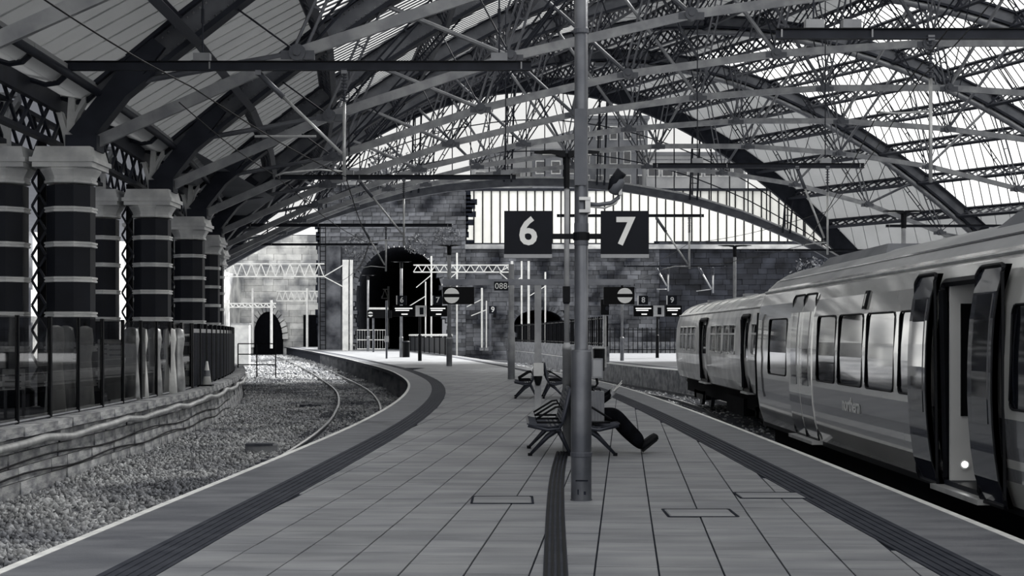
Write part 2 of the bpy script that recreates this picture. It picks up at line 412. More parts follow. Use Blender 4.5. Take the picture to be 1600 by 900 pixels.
def scatter(n, y0, y1, fa, fb, power, size, label, name='ballast'):
    u = rng.uniform(0, 1, n); ys = y0 + (y1 - y0) * u ** power
    grid = np.linspace(y0, y1, 200); A = np.array([fa(g) for g in grid]); B = np.array([fb(g) for g in grid])
    a = np.interp(ys, grid, A); b = np.interp(ys, grid, B); xs = a + (b - a) * rng.uniform(0, 1, n)
    zs = -1.09 + .04 * np.sin(xs * 1.3) * np.sin(ys * .7) + rng.uniform(-.02, .03, n)
    sz = rng.uniform(.028, .062, n) * size * (1 + np.clip(ys - 30, 0, 90) / 60)
    o = obj(name, stones(n, xs, ys, zs, sz), M['ballast']); return tag(o, label, 'ballast', kind='stuff')
scatter(52000, 12, 95, lambda Y: WL(Y) + .1, lambda Y: EL(Y) + .25, 1.35, 1.0, 'loose grey ballast between the left wall and platform six')
scatter(9000, 95, 190, lambda Y: EL(Y) - 14, lambda Y: EL(Y) + .2, 1.2, 1.3, 'pale sunlit ballast of the far curved tracks')
scatter(9000, 26, 130, lambda Y: ER(Y) - .2, lambda Y: P8(Y) + .1, 1.3, 1.2, 'dark ballast between platform seven and the brick faced platform')

# ---- rails and sleepers
def rail(fn, o, y0, y1, label, group):
    prof = [(-.07, 0), (.07, 0), (.07, .012), (.012, .03), (.012, .115), (.035, .125), (.035, .155), (-.035, .155), (-.035, .125), (-.012, .115), (-.012, .03), (-.07, .012)]
    rings = []; zb = -1.07
    for Y in stations(y0, y1, .9):
        x = off(fn, Y, o); rings.append([(x + a, Y, zb + z) for a, z in prof])
    b = MB().loft(rings); n = len(prof)
    for k in range(len(rings) - 1):
        for i in (6, 5): b.mi[k * n + i] = 1
    b.mi[-3:] = [0] * 3
    o_ = b.build('rail', [M['rail_side'], M['rail_top']]); return tag(o_, label, 'rail', group)
TN = curve([(-6, 5.72), (26, 5.86), (40, 6.9), (54, 7.3), (70, 5.6), (90, 2.9), (130, -2.8), (170, -9)])
T8 = lambda Y: off(ER, Y, 1.5)
rail(trk, -.75, 10, 190, 'shiny outer rail of the curved track beside platform six', 'rails of the curved left track')
rail(trk, .75, 10, 190, 'inner rail of the curved track close under the platform six edge', 'rails of the curved left track')
rail(TN, -.75, 6, 150, 'left rail of the track under the two trains', 'rails under the trains')
rail(TN, .75, 6, 150, 'right rail of the track under the two trains', 'rails under the trains')
rail(T8, -.75, 44, 150, 'near rail of the track hugging the platform seven edge', 'rails along platform seven')
rail(T8, .75, 44, 150, 'far rail of the track hugging the platform seven edge', 'rails along platform seven')
slm = MB().box((0, 0, 0), (2.5, .24, .14)).mesh('sleeper'); slm.materials.append(M['sleeper'])
for fn, y0, y1, lab in ((trk, 16, 110, 'dark timber sleeper half buried under the curved left track'), (TN, 28, 80, 'dark timber sleeper under the train track'),):
    for Y in stations(y0, y1, .72):
        s = (fn(Y + .3) - fn(Y - .3)) / .6
        o = tag(obj('sleeper', slm, None, None, (fn(Y), Y, -1.115)), lab, 'sleeper', lab.replace('timber sleeper', 'timber sleepers')); o.rotation_euler = (0, 0, -math.atan(s))
# stray concrete block and a cable trough lid on the ballast
t = thing('concrete_block', 'pale concrete block with a dark lid lying on the ballast', 'block', P(409, 695, 32.5).to_tuple()[:2] + (-1.1,), .1)
MB().box((0, 0, .1), (.72, .3, .2)).build('block', M['concrete'], t); MB().box((-.05, 0, .21), (.62, .36, .05)).build('lid', M['sleeper'], t)
t = thing('trough_lid', 'flat dark trough lid on the ballast beside the outer rail', 'lid', P(485, 629, 53).to_tuple()[:2] + (-1.1,), .1)
MB().box((0, 0, .08), (.8, .3, .08)).build('plate', M['sleeper'], t); MB().box((0, 0, .13), (.12, .32, .03)).build('strap', M['rail_side'], t)

# ---- left hand platform, its edge wall, coping stones
lf = MB(); rings = [[(-45, Y, -.3), (WL(Y) - .02, Y, -.3), (WL(Y) - .02, Y, -.02), (-45, Y, -.02)] for Y in stations(-6, 100, 2)]
lf.loft(rings); struct('floor_left', lf, M['concrete'])
wl = MB(); rings = [[(WL(Y) - .5, Y, -1.12), (WL(Y) - .06, Y, -1.12), (WL(Y) - .06, Y, -.12), (WL(Y) - .5, Y, -.12)] for Y in stations(-6, 110, 1.5)]
wl.loft(rings); wall_left = struct('wall_left', wl, M['joint'])
cube = MB().box((0, 0, 0), (1, 1, 1)).mesh('block'); cube.materials.append(M['wall_block'])
Y = 13.0
while Y < 72:
    L_ = rng.uniform(.85, 1.15); s = (WL(Y + 1) - WL(Y)); r = -math.atan(s)
    o = obj('coping_stone', cube, None, wall_left, (WL(Y + L_ / 2) - .1 + rng.uniform(-.015, .015), Y + L_ / 2, -.03 + rng.uniform(-.01, .01))); o.scale = (.44, L_ - .03, .16); o.rotation_euler = (0, 0, r)
    Y += L_
for c in range(4):
    Y = 13.0 + (c % 2) * .4
    while Y < 62:
        L_ = rng.uniform(.7, 1.0) * (1.0 if Y < 40 else 1.5); s = (WL(Y + 1) - WL(Y))
        o = obj('wall_stone', cube, None, wall_left, (WL(Y + L_ / 2) - .09 + rng.uniform(-.02, .02) + .02 * (3 - c), Y + L_ / 2, -1.0 + c * .245)); o.scale = (.14, L_ - .022, .228); o.rotation_euler = (0, 0, -math.atan(s))
        Y += L_
pp = [(WL(Y) + .16 + .02 * math.sin(Y * .9), Y, -.24 + .035 * math.sin(Y * 1.1) + .02 * math.sin(Y * 2.3)) for Y in stations(13, 66, .8)]
tag(MB().pipe(pp, .07, 8).build('pipe', M['galv'], None, True), 'long pale pipe sagging along the top of the left wall', 'pipe')
for k, (z, a) in enumerate(((-.55, .05), (-.62, .04))):
    pp = [(WL(Y) + .05 + .02 * k, Y, z - .15 * k + a * math.sin(Y * (.8 + .3 * k)) - .004 * (Y - 20)) for Y in stations(13, 50, .7)]
    tag(MB().pipe(pp, .018, 5).build('cable', M['black'], None, True), ('upper' if k == 0 else 'lower') + ' black cable drooping along the face of the left wall', 'cable', 'cables on the left wall')

# ---- platform beyond train seven with brick face
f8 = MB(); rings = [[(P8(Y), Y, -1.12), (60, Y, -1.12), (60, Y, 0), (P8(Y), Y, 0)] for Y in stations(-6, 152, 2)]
f8.loft(rings); floor_right = struct('floor_right', f8, M['coping'])  # darker asphalt tone puts the roof's shade into the platform colour
bf = MB(); ribbon(P8, -.06, .0, 30, 150, -.02, 1, 1.1, bf); struct('brick_face', bf, M['brick'], floor_right)
struct('painted_edge', ribbon(P8, .0, .12, 30, 150, .012, 1, .02), M['white_line'], floor_right)
struct('tactile_strip', ribbon(P8, .8, 1.3, 30, 150, .012, 1, .02), M['tactile'], floor_right)
struct('coping', ribbon(P8, .12, .8, 30, 150, .008, 1, .02), M['coping'], floor_right)
# ================================================================ ROOF
LS = curve([(-6, 54.9), (69, 54.9), (78.2, 53), (87.5, 48.5), (97, 44)])
ZT = ([0, 4.5, 9.55, 14.6, 19.7, 24.9, 27.45], [0, 2.05, 3.77, 5.0, 5.72, 6.1, 6.15])
def zr(Y, u):
    t = min(max(u / (LS(Y) / 2), -.05), 2.05); return 7.2 + 12 * (1 - (1 - t) ** 2)
def zc(Y, u):
    h = LS(Y) / 2; a = u if u <= h else 2 * h - u
    return 5.9 + float(np.interp(a * 27.45 / h, ZT[0], ZT[1]))
def RP(Y, u, dz=0): return Vector((XL(Y) + u, Y, zr(Y, u) + dz))
def CP(Y, u): return Vector((XL(Y) + u, Y, zc(Y, u)))
TY = [22.9, 32, 41.2, 50.6, 59.8, 69, 78.2, 87.5]
GY = 97.0
UJ = [4.5, 9.55, 14.6, 19.7, 24.9, 30.0, 35.2, 40.3, 45.35, 50.4]
ORD = ['first', 'second', 'third', 'fourth', 'fifth', 'sixth', 'seventh', 'eighth']
def ladder(p, q, r, gap, mb, n=None, nrm=(0, 1, 0)):
    p = Vector(p); q = Vector(q); d = (q - p); L = d.length; d.normalize(); s = d.cross(Vector(nrm)).normalized() * gap / 2
    mb.tube(p - s, q - s, r, 5); mb.tube(p + s, q + s, r, 5)
    k = n or max(2, int(L / 1.0))
    for i in range(1, k): c = p + d * (L * i / k); mb.bar(c - s, c + s, .05, .05)
    return mb
boss = MB().lathe((0, 0, -.14), [(.19, 0), (.19, .28)], 12).lathe((0, 0, -.19), [(.09, 0), (.09, .38)], 8).box((0, -.05, 0), (.75, .2, .14))
boss_me = bpy.data.meshes.new('boss')
boss_me = boss.mesh('boss'); boss_me.materials.append(M['iron_mid'])
for k, Y in enumerate(TY):
    s = LS(Y) / 54.9; L = LS(Y)
    tr = thing('roof_truss', 'arched iron roof truss, %s from the camera, spanning the whole hall' % ORD[k], 'truss', (XL(Y), Y, 0), 0, 'arched roof trusses')
    us = np.linspace(0, L, 41)
    rings = []
    for u in us:
        a = RP(Y, u, -.05); n = (RP(Y, u + .1) - RP(Y, u - .1)); n = Vector((-n.z, 0, n.x)).normalized()
        b = a - n * .62
        rings.append([a + Vector((0, -.07, 0)), a + Vector((0, .07, 0)), b + Vector((0, .07, 0)), b + Vector((0, -.07, 0))])
    part('rib_web', MB().loft(rings), M['iron_mid'], tr)
    fl_ = MB()
    for dn, hw, th in ((.0, .24, .05), (.62, .22, .06)):
        rings = []
        for u in us:
            a = RP(Y, u, -.05); n = (RP(Y, u + .1) - RP(Y, u - .1)); n = Vector((-n.z, 0, n.x)).normalized(); a = a - n * dn
            rings.append([a + Vector((0, -hw, 0)) + n * th, a + Vector((0, hw, 0)) + n * th, a + Vector((0, hw, 0)) - n * th, a + Vector((0, -hw, 0)) - n * th])
        fl_.loft(rings)
    part('rib_flange', fl_, M['iron'], tr)
    pts = []
    for u in np.linspace(L * .48, L, 22):
        n = (RP(Y, u + .1) - RP(Y, u - .1)); n = Vector((-n.z, 0, n.x)).normalized(); pts.append(RP(Y, u, -.05) - n * .86)
    part('rib_tube', MB().pipe(pts, .17, 10), M['iron_light'], tr, True)
    # rivet rows along both edges of the web, left haunch
    rv = MB()
    for i in range(110 if k < 4 else 0):
        u = .4 + i * .14; n = (RP(Y, u + .1) - RP(Y, u - .1)); n = Vector((-n.z, 0, n.x)).normalized()
        for dn in (.14, .50):
            c = RP(Y, u, -.05) - n * dn; t_ = Vector((n.z, 0, -n.x)) * .028; m_ = n * .028; y = Vector((0, -.07, 0))
            rv.add([c + y - t_ - m_, c + y + t_ - m_, c + y + t_ + m_, c + y - t_ + m_, c + y + Vector((0, -.03, 0))], [(0, 1, 4), (1, 2, 4), (2, 3, 4), (3, 0, 4)])
    if rv.f: tag(part('rivets', rv, M['iron_light'], tr), kind='stuff')
    uj = [0.0] + [u * s for u in UJ] + [L]
    for i in range(len(uj) - 1):
        part('bottom_chord', MB().bar(CP(Y, uj[i]), CP(Y, uj[i + 1]), .11, .26), M['tie'], tr)
    for i, u in enumerate(uj[1:-1]):
        c = CP(Y, u); o = part('joint_boss', boss_me, None, tr)
        o.matrix_parent_inverse = Matrix.Identity(4); o.location = c - Vector((XL(Y), Y, 0)); o.rotation_euler = (math.pi / 2, 0, 0)
        sg = 1 if u < L / 2 else -1
        for du, kind in ((-3.5 * sg, 'tube'), (1.3 * sg, 'ladder'), (4.3 * sg, 'ladder2')):
            v = min(max(u + du * s, .8), L - .8); q = RP(Y, v, -.75)
            if kind == 'tube': part('brace_tube', MB().tube(c, q, .075, 7), M['iron_light'] if i % 2 else M['iron_mid'], tr)
            elif kind == 'ladder': part('lattice_strut', ladder(c, q, .04, .24, MB()), M['iron_mid'], tr)
            else: part('lattice_strut', ladder(c + Vector((0, .15, 0)), q, .032, .18, MB()), M['iron'], tr)
        part('tie_rod', MB().tube(c + Vector((0, -.12, 0)), RP(Y, min(max(u - 1.5 * sg * s, .6), L - .6), -.6), .025, 5), M['iron'], tr)
    # cast foot
    for uu in (0.0, L):
        sg = 1 if uu == 0 else -1; x = XL(Y) + uu
        ft = MB().bar((x - .25 * sg, Y, 6.0), (x + 1.5 * sg, Y, 8.2), .42, .5).box((x - .15 * sg, Y, 5.9), (.7, .6, .35))
        part('foot', ft, M['iron'], tr)

# ---- ceiling: panels and lattice purlins, all belonging to the one roof
ceiling = bpy.data.objects.new('ceiling', None); COL.objects.link(ceiling); ceiling['kind'] = 'structure'
UB = [u / 54.9 for u in (0, 1.9, 4.1, 8.0, 12.0, 16.0, 20.0, 23.8, 27.45)] + [.5 + .05 * k for k in range(1, 11)]; NB = len(UB) - 1
def glazed(f):
    g = min(f, 1 - f)
    return (.075 < g < .37) if f < .5 else (.05 < g < .40)
YB = [-4.7, 4.5, 13.7] + TY + [GY]
for b in range(len(YB) - 1):
    Y0, Y1 = YB[b], YB[b + 1]
    for k in range(NB):
        f0, f1 = UB[k], UB[k + 1]; fm = (f0 + f1) / 2
        A, B, C_, D = RP(Y0, f0 * LS(Y0)), RP(Y0, f1 * LS(Y0)), RP(Y1, f1 * LS(Y1)), RP(Y1, f0 * LS(Y1))
        gl = glazed(fm)
        if gl and b == len(YB) - 2: gl = fm > .5 and False
        def Q(a, c): return (A * (1 - a) + B * a) * (1 - c) + (D * (1 - a) + C_ * a) * c
        nrm = (B - A).cross(D - A).normalized()
        if nrm.z < 0: nrm = -nrm
        pm = MB()
        if gl: pm.add([A, B, C_, D], [(0, 1, 2, 3)])
        else: pm.add([A, B, C_, D, A + nrm * .06, B + nrm * .06, C_ + nrm * .06, D + nrm * .06], MB.BOXF)
        po = struct('roof_glazing' if gl else 'roof_boarding', pm, M['glaze' if gl else 'board'], ceiling)
        if b < 2: continue
        bars = MB(); sp = (.42 if fm < .5 else .5) if gl else .8; Lb = Y1 - Y0; sk = .75 * abs((B - A).x) / Lb
        if fm > .5: sk = sk
        n = int(Lb / sp)
        for i in range(-int(n * sk) - 1, n + 1):
            c0 = i / n; c1 = c0 + sk; a0, a1 = 0.0, 1.0
            if c1 <= 0 or c0 >= 1: continue
            if c0 < 0: a0 = -c0 / sk; c0 = 0
            if c1 > 1: a1 = 1 - (c1 - 1) / sk; c1 = 1
            if a1 - a0 < .03: continue
            bars.bar(Q(a0, c0) - nrm * .014, Q(a1, c1) - nrm * .014, (.14 if fm < .5 else .06) if gl else .035, .022, nrm)
        tag(struct('glazing_bars' if gl else 'battens', bars, M['glaze_bar' if gl else 'board_dark'], po), kind='stuff')
# unit lattice purlin, 1 long (y), scaled to each bay
pu = MB(); H = .72
for z in (0, -H): pu.box((0, .5, z), (.2, 1, .09))
nc = 14
for i in range(nc):
    a, b_ = i / nc, (i + 1) / nc
    for p, q in (((0, a, -.03), (0, b_, -H + .03)), ((0, a, -H + .03), (0, b_, -.03))):
        d = .017; pu.add([(-.02, p[1] - d, p[2]), (.02, p[1] - d, p[2]), (.02, p[1] + d * .2, p[2]), (-.02, p[1] + d * .2, p[2]), (-.02, q[1] - d * .2, q[2]), (.02, q[1] - d * .2, q[2]), (.02, q[1] + d, q[2]), (-.02, q[1] + d, q[2])], MB.BOXF)
pum = pu.mesh('purlin'); pum.materials.append(M['iron_purlin'])
for b in range(2, len(YB) - 1):
    Y0, Y1 = YB[b], YB[b + 1]
    for k in range(1, NB):
        f = UB[k]; p, q = RP(Y0, f * LS(Y0), -.08), RP(Y1, f * LS(Y1), -.08); d = q - p
        if Y1 < 24 and k > 8: continue
        o = obj('lattice_purlin', pum, None, ceiling); ln = d.length; yv = d.normalized()
        rn = (RP(Y0, f * LS(Y0) + .1) - RP(Y0, f * LS(Y0) - .1)).normalized(); zv = yv.cross(rn); 
        if zv.z < 0: zv = -zv
        zv.normalize(); xv = yv.cross(zv).normalized()
        m_ = Matrix((xv, yv, zv)).transposed().to_4x4(); m_ = Matrix.Translation(p) @ m_ @ Matrix.Diagonal((1, ln, 1, 1)); o.matrix_world = m_
# soffit and gutter over the columns
for Y0, Y1 in zip(YB[2:-1], YB[3:]):
    for i in range(4):
        a, b = Y0 + (Y1 - Y0) * i / 4, Y0 + (Y1 - Y0) * (i + 1) / 4
        sp_ = MB(); ring = lambda Y: [(XL(Y) - .75, Y, 7.0), (XL(Y) - .2, Y, 6.9), (XL(Y) + .15, Y, 7.15), (XL(Y) + .15, Y, 7.25), (XL(Y) - .25, Y, 7.02), (XL(Y) - .75, Y, 7.1)]
        sp_.loft([ring(a), ring(b - .04)]); struct('soffit_panel', sp_, M['board'], ceiling)
        rg = MB().pipe([(XL(a) - .7, a, 6.95), (XL(a) - .35, a, 6.84), (XL(a) - .1, a, 6.88), (XL(a) + .12, a, 7.08)], .06, 6); struct('soffit_rib', rg, M['iron'], ceiling)
gt = MB().pipe([(XL(Y) + .2, Y, 7.02) for Y in stations(14, 97, 2)], .09, 8); struct('gutter_pipe', gt, M['iron'], ceiling, True)
gp = MB(); gp.loft([[(XL(Y) - .8, Y, 6.6), (XL(Y) - .66, Y, 6.6), (XL(Y) - .66, Y, 7.3), (XL(Y) - .8, Y, 7.3)] for Y in stations(8, 97, 2)]); struct('gutter_girder', gp, M['iron'], ceiling)

# ---- gable screen at the far end of the hall
gable = bpy.data.objects.new('wall_gable', None); COL.objects.link(gable); gable['kind'] = 'structure'
L = LS(GY); rings = []
for u in np.linspace(0, L, 49):
    n = (RP(GY, u + .1) - RP(GY, u - .1)); n = Vector((-n.z, 0, n.x)).normalized(); a = RP(GY, u, .25); b = a - n * 1.25
    rings.append([a + Vector((0, -.25, 0)), a + Vector((0, .25, 0)), b + Vector((0, .25, 0)), b + Vector((0, -.25, 0))])
struct('arch_rim', MB().loft(rings), M['iron'], gable)
uc = np.linspace(0, L, 34)
rings = [[CP(GY, u) + Vector((0, a, c)) for a, c in ((-.2, -.25), (.2, -.25), (.2, .25), (-.2, .25))] for u in uc]
struct('screen_sill', MB().loft(rings), M['iron_mid'], gable)
rings = [[CP(GY, u) + Vector((-0, a, c)) for a, c in ((-.32, .25), (-.2, .25), (-.2, .37), (-.32, .37))] for u in uc]
struct('sill_flashing', MB().loft(rings), M['galv'], gable)
um = np.linspace(1.2, L - 1.2, 34)
for i, u in enumerate(um):
    p, q = CP(GY, u), RP(GY, u, -.7)
    struct('mullion', MB().box(((p.x), GY, (p.z + q.z) / 2), (.075, .12, q.z - p.z)), M['iron'], gable)
    if i:
        p0, q0 = CP(GY, um[i - 1]), RP(GY, um[i - 1], -.7)
        pm = MB().add([p0 + Vector((.05, .03, .2)), p + Vector((-.05, .03, .2)), q + Vector((-.05, .03, 0)), q0 + Vector((.05, .03, 0))], [(0, 1, 2, 3)])
        struct('glass_pane', pm, M['pane'], gable)
for h in (.33, .66):
    struct('transom', MB().pipe([CP(GY, u) * (1 - h) + RP(GY, u, -.7) * h for u in um], .04, 5), M['iron'], gable)
for i in range(5, 31, 5):
    p = CP(GY, um[i]) + Vector((0, -.5, 0)); q = RP(GY, um[i] + .2, -.9) + Vector((0, -.5, 0))
    struct('wind_post', ladder(p, q, .07, .5, MB(), None, (0, 1, 0)), M['iron'], gable)

# ---- right hand springing wall, left outer hall
XR = lambda Y: XL(Y) + LS(Y)
wr = MB(); wr.loft([[(XR(Y) - .2, Y, -1.1), (XR(Y) + .6, Y, -1.1), (XR(Y) + .6, Y, 7.4), (XR(Y) - .2, Y, 7.4)] for Y in stations(-6, 98, 4)]); struct('wall_right', wr, M['stone'])
ol = MB().box((-34, 45, 1.2), (.6, 110, 2.6)).box((-34, 45, 7.0), (.6, 110, 4.4)); wlf = struct('wall_left_outer', ol, M['stone'])
for i in range(12):
    struct('window_frame', MB().box((-33.6, -4 + i * 9.2, 3.6), (.3, 3.4, 2.6)), M['iron'], wlf)
lr = MB().add([(-36, -6, 9.0), (-9.9, -6, 7.4), (-10.0, 60, 7.4), (-16.5, 80, 7.4), (-20.6, 97, 7.4), (-36, 97, 9.0)], [(0, 1, 2, 3, 4, 5)]); struct('ceiling_left', lr, M['left_roof'])

# ================================================================ COLUMNS
def make_column(label):
    t = thing('iron_column', label, 'column', (0, 0, 0), 0, 'banded iron columns')
    ph = math.pi / 8
    MB().lathe((0, 0, 0), [(.66, 0), (.66, .35), (.56, .45), (.53, .5), (.53, 4.95)], 8, ph).build('shaft', M['column'], t)
    for z in (.45, 1.23, 2.0, 2.78, 3.56, 4.34):
        MB().lathe((0, 0, z), [(.53, 0), (.575, .01), (.575, .045), (.555, .05), (.555, .075), (.58, .08), (.58, .12), (.53, .13)], 8, ph).build('band', M['trim'], t)
    MB().lathe((0, 0, 4.86), [(.53, .12), (.58, .14), (.58, .19), (.55, .21), (.57, .28), (.62, .36), (.66, .42), (.66, .46)], 8, ph).build('capital', M['trim'], t)
    ab = MB().box((0, 0, 5.38), (1.32, 1.32, .12)).box((0, 0, 5.48), (1.42, 1.42, .10))
    s = .66; s2 = .6; ab.add([(-s, -s, 5.53), (s, -s, 5.53), (s, s, 5.53), (-s, s, 5.53), (-s2, -s2, 5.78), (s2, -s2, 5.78), (s2, s2, 5.78), (-s2, s2, 5.78)], MB.BOXF)
    ab.build('abacus', M['trim'], t)
    br = MB(); a = [(-.10, 5.78), (.10, 5.78), (.10, 6.7), (.30, 6.95), (.30, 7.05), (-.62, 7.05), (-.62, 6.9), (-.45, 6.82), (-.25, 6.5), (-.14, 6.1)]
    arc = []
    br.prismxz([(-.10, 5.78), (.12, 5.78), (.12, 7.0), (-.02, 7.0)], -.13, .13)
    br.prismxz([(-.10, 5.78), (-.02, 5.78), (-.06, 6.2), (-.18, 6.6), (-.40, 6.9), (-.62, 6.97), (-.62, 6.86), (-.45, 6.80), (-.28, 6.55), (-.17, 6.15)], -.12, .12)
    br.box((-.15, 0, 7.0), (1.0, .3, .09)); br.prismxz([(.12, 6.6), (.30, 6.95), (.36, 6.95), (.36, 6.85), (.2, 6.6), (.12, 6.4)], -.12, .12)
    br.build('bracket', M['trim'], t)
    return t
CY = [22.9] + TY[1:] 
col0 = None
for k, Y in enumerate(TY):
    for s, dx in (('inner', -.46), ('outer', -1.97)):
        lab = 'dark octagonal iron column with pale bands, %s one of the %s pair from the camera' % ('track side' if s == 'inner' else 'left hand', ORD[k])
        loc = (XL(Y) + dx, Y, 0)
        if col0 is None: col0 = make_column(lab); col0.location = loc
        else: dup(col0, loc, 0, lab)
    # lattice tie between the pair
    br = thing('lattice_tie', 'black lattice tie filling the gap of the %s column pair' % ORD[k], 'lattice', (XL(Y) - 1.215, Y + .1, 0), 0, 'ties between the columns')
    m_ = MB()
    for i in range(9): z = .6 + i * .56; m_.bar((-.16, 0, z), (.16, 0, z + .56), .05, .05).bar((.16, 0, z), (-.16, 0, z + .56), .05, .05)
    m_.build('lacing', M['iron'], br); MB().box((.03, .12, 3), (.2, .05, 6)).build('upright', M['black'], br)
# longitudinal lattice girder over the columns
for Y0, Y1, k in zip(TY[:-1], TY[1:], range(9)):
    for dx, nm in ((-1.97, 'outer'), (-.9, 'inner')):
        g = thing('lattice_girder', 'dark lattice girder over the columns, %s row, bay %s from the camera' % (nm, ORD[k]), 'girder', (XL(Y0) + dx, Y0, 5.9), 0, 'lattice girders over the columns')
        p = Vector((XL(Y0) + dx, Y0, 0)); q = Vector((XL(Y1) + dx, Y1, 0)); m_ = MB(); n = 8
        for z in (5.95, 6.9): part('flange', MB().bar(p + Vector((0, 0, z)), q + Vector((0, 0, z)), .2, .1), M['iron'], g)
        for i in range(n):
            a = p.lerp(q, i / n); b = p.lerp(q, (i + 1) / n)
            m_.bar(a + Vector((0, 0, 5.95)), b + Vector((0, 0, 6.9)), .06, .07).bar(a + Vector((0, 0, 6.9)), b + Vector((0, 0, 5.95)), .06, .07)
        part('lacing', m_, M['iron'], g)
# ================================================================ LEFT FENCE
FX = lambda Y: WL(Y) - .42
fe = thing('glazed_fence', 'tall clear glazed fence standing on the left wall in front of the columns', 'fence', (FX(16), 16, 0))
ys = stations(16, 42, 1.85)
for i in range(len(ys) - 1):
    a, b = ys[i], ys[i + 1]
    p, q = Vector((FX(a), a + .05, 0)), Vector((FX(b), b - .05, 0))
    m_ = MB().bar(p + Vector((0, 0, 1.0)), q + Vector((0, 0, 1.0)), .012, 1.9); part('glass_panel', m_, M['fence_glass'], fe)
for i, a in enumerate(ys):
    part('post', MB().box((FX(a), a, .98), (.07, .09 if i % 2 == 0 else .05, 1.96)), M['black'], fe)
part('bottom_rail', MB().pipe([(FX(a), a, .06) for a in ys], .03, 4), M['steel'], fe)
# railing of dark boards beyond
fe = thing('boarded_fence', 'dark panelled metal fence with pale tops beyond the glazed fence', 'fence', (FX(42), 42, 0))
ys = stations(42.2, 66, 1.9)
for i in range(len(ys) - 1):
    a, b = ys[i], ys[i + 1]; p, q = Vector((FX(a), a + .06, 0)), Vector((FX(b), b - .06, 0))
    part('panel', MB().bar(p + Vector((0, 0, .88)), q + Vector((0, 0, .88)), .04, 1.6), M['pole_dark'], fe)
    part('pale_top', MB().bar(p + Vector((.0, 0, 1.74)), q + Vector((.0, 0, 1.74)), .05, .12), M['galv'], fe)
    for j in range(1, 5): c = p.lerp(q, j / 5); part('batten', MB().box((c.x + .03, c.y, .88), (.03, .05, 1.6)), M['iron'], fe)
for a in ys: part('post', MB().box((FX(a), a, .98), (.1, .1, 1.96)), M['black'], fe)
# things standing on the platform behind the glass
def board(x, Y, w, z0, z1, label, m='galv', name='notice_board'):
    t = thing(name, label, 'notice board', (x, Y, 0), 0, 'boards behind the fence')
    MB().box((0, 0, (z0 + z1) / 2), (w, .06, z1 - z0)).build('panel', M[m], t)
    for s in (-1, 1): MB().box((s * w * .42, .05, z0 / 2 + .1), (.05, .05, z0 + .2)).build('leg', M['steel'], t)
    b = MB()
    for i in range(3): b.box((0, -.035, z1 - .12 - i * .12), (w * .75, .01, .03))
    b.build('print', M['sign'], t)
board(-10.6, 25.9, .30, 1.1, 1.65, 'small pale notice hanging behind the first glass panel')
board(-9.6, 27.4, .42, .55, .95, 'white barred notice low behind the glazed fence')
board(-9.35, 30.6, .55, .2, 1.45, 'pale grey cabinet board behind the second pair of columns', 'stone_pale')
board(-9.3, 33.4, .4, .1, 1.5, 'pale upright board behind the third glass panel', 'stone_pale')
board(-10.1, 35.4, .4, .2, 1.5, 'tall pale board just before the second column pair', 'galv')
for k, (x, Y, m) in enumerate(((-9.05, 28.2, 'paper'), (-9.1, 29.0, 'galv'), (-9.1, 30.3, 'paper'), (-9.15, 34.2, 'galv'), (-9.2, 35.2, 'paper'), (-9.2, 36.6, 'galv'), (-9.25, 38.4, 'paper'), (-9.3, 39.6, 'galv'))):
    t = thing('sheeted_post', 'pale sheeted post behind the fence, %s along it' % ORD[k], 'post', (x, Y, 0), 0, 'sheeted posts behind the fence')
    MB().lathe((0, 0, 0), [(.22, 0), (.19, .5), (.14, 1.1), (.19, 1.5), (.16, 1.75), (.05, 1.8)], 9).build('sheet', M[m], t, True); MB().lathe((0, 0, 1.75), [(.04, 0), (.04, .12)], 6).build('cap', M['black'], t)
t = thing('traffic_cone', 'pale traffic cone standing on the wall by the dark fence', 'cone', (WL(43.5) - .12, 43.5, .05))
MB().box((0, 0, .02), (.36, .36, .05)).build('base', M['black'], t); MB().lathe((0, 0, .04), [(.15, 0), (.03, .72)], 12).build('cone', M['white_steel'], t, True); MB().lathe((0, 0, .3), [(.118, 0), (.086, .18)], 12).build('sleeve', M['steel'], t)
# low guard rail where the fence ends
t = thing('guard_rail', 'low black guard rail across the end of the left platform', 'railing', (-12.3, 68, 0))
for dx in (0, .9, 1.8): part('post', MB().tube((-13.1 + dx, 68, -.4), (-13.1 + dx, 68, 1.2), .03, 6), M['black'], t)
for z in (.2, .7, 1.2): part('rail', MB().tube((-13.1, 68, z), (-11.3, 68, z), .03, 6), M['black'], t)
t = thing('cabinet', 'tall white cabinet past the end of the dark fence', 'cabinet', (-22.5, 118, -1))
MB().box((0, 0, 1.75), (1.5, .8, 3.5)).build('body', M['white_steel'], t); MB().box((0, -.42, 1.75), (1.2, .04, 3.2)).build('door', M['white_steel'], t); MB().box((0, 0, 3.56), (1.6, .9, .12)).build('top', M['galv'], t)

# ================================================================ SIGN POLE
PX, PY = .672, 13.8
sp = thing('sign_pole', 'tall grey steel pole with a wide lower sleeve carrying the platform numbers', 'pole', (PX, PY, 0))
MB().lathe((0, 0, 0), [(.098, 0), (.1, .02), (.1, 1.44), (.096, 1.46)], 24).build('sleeve', M['pole'], sp, True)
MB().lathe((0, 0, 1.44), [(.078, 0), (.066, .03), (.066, 5.6)], 20).build('shaft', M['pole'], sp, True)
MB().lathe((0, 0, 2.47), [(.068, 0), (.070, .01), (.070, .21), (.068, .22)], 20).build('dark_band', M['pole_dark'], sp)
MB().box((-.01, 0, 3.42), (.115, .14, .74)).build('cable_casing', M['pole_dark'], sp)
MB().lathe((0, 0, 4.52), [(.068, 0), (.075, .01), (.075, .05), (.068, .06)], 20).build('collar', M['pole_dark'], sp)
MB().lathe((0, 0, .42), [(.101, 0), (.106, .01), (.106, .045), (.101, .05)], 24).build('strap', M['pole_dark'], sp)
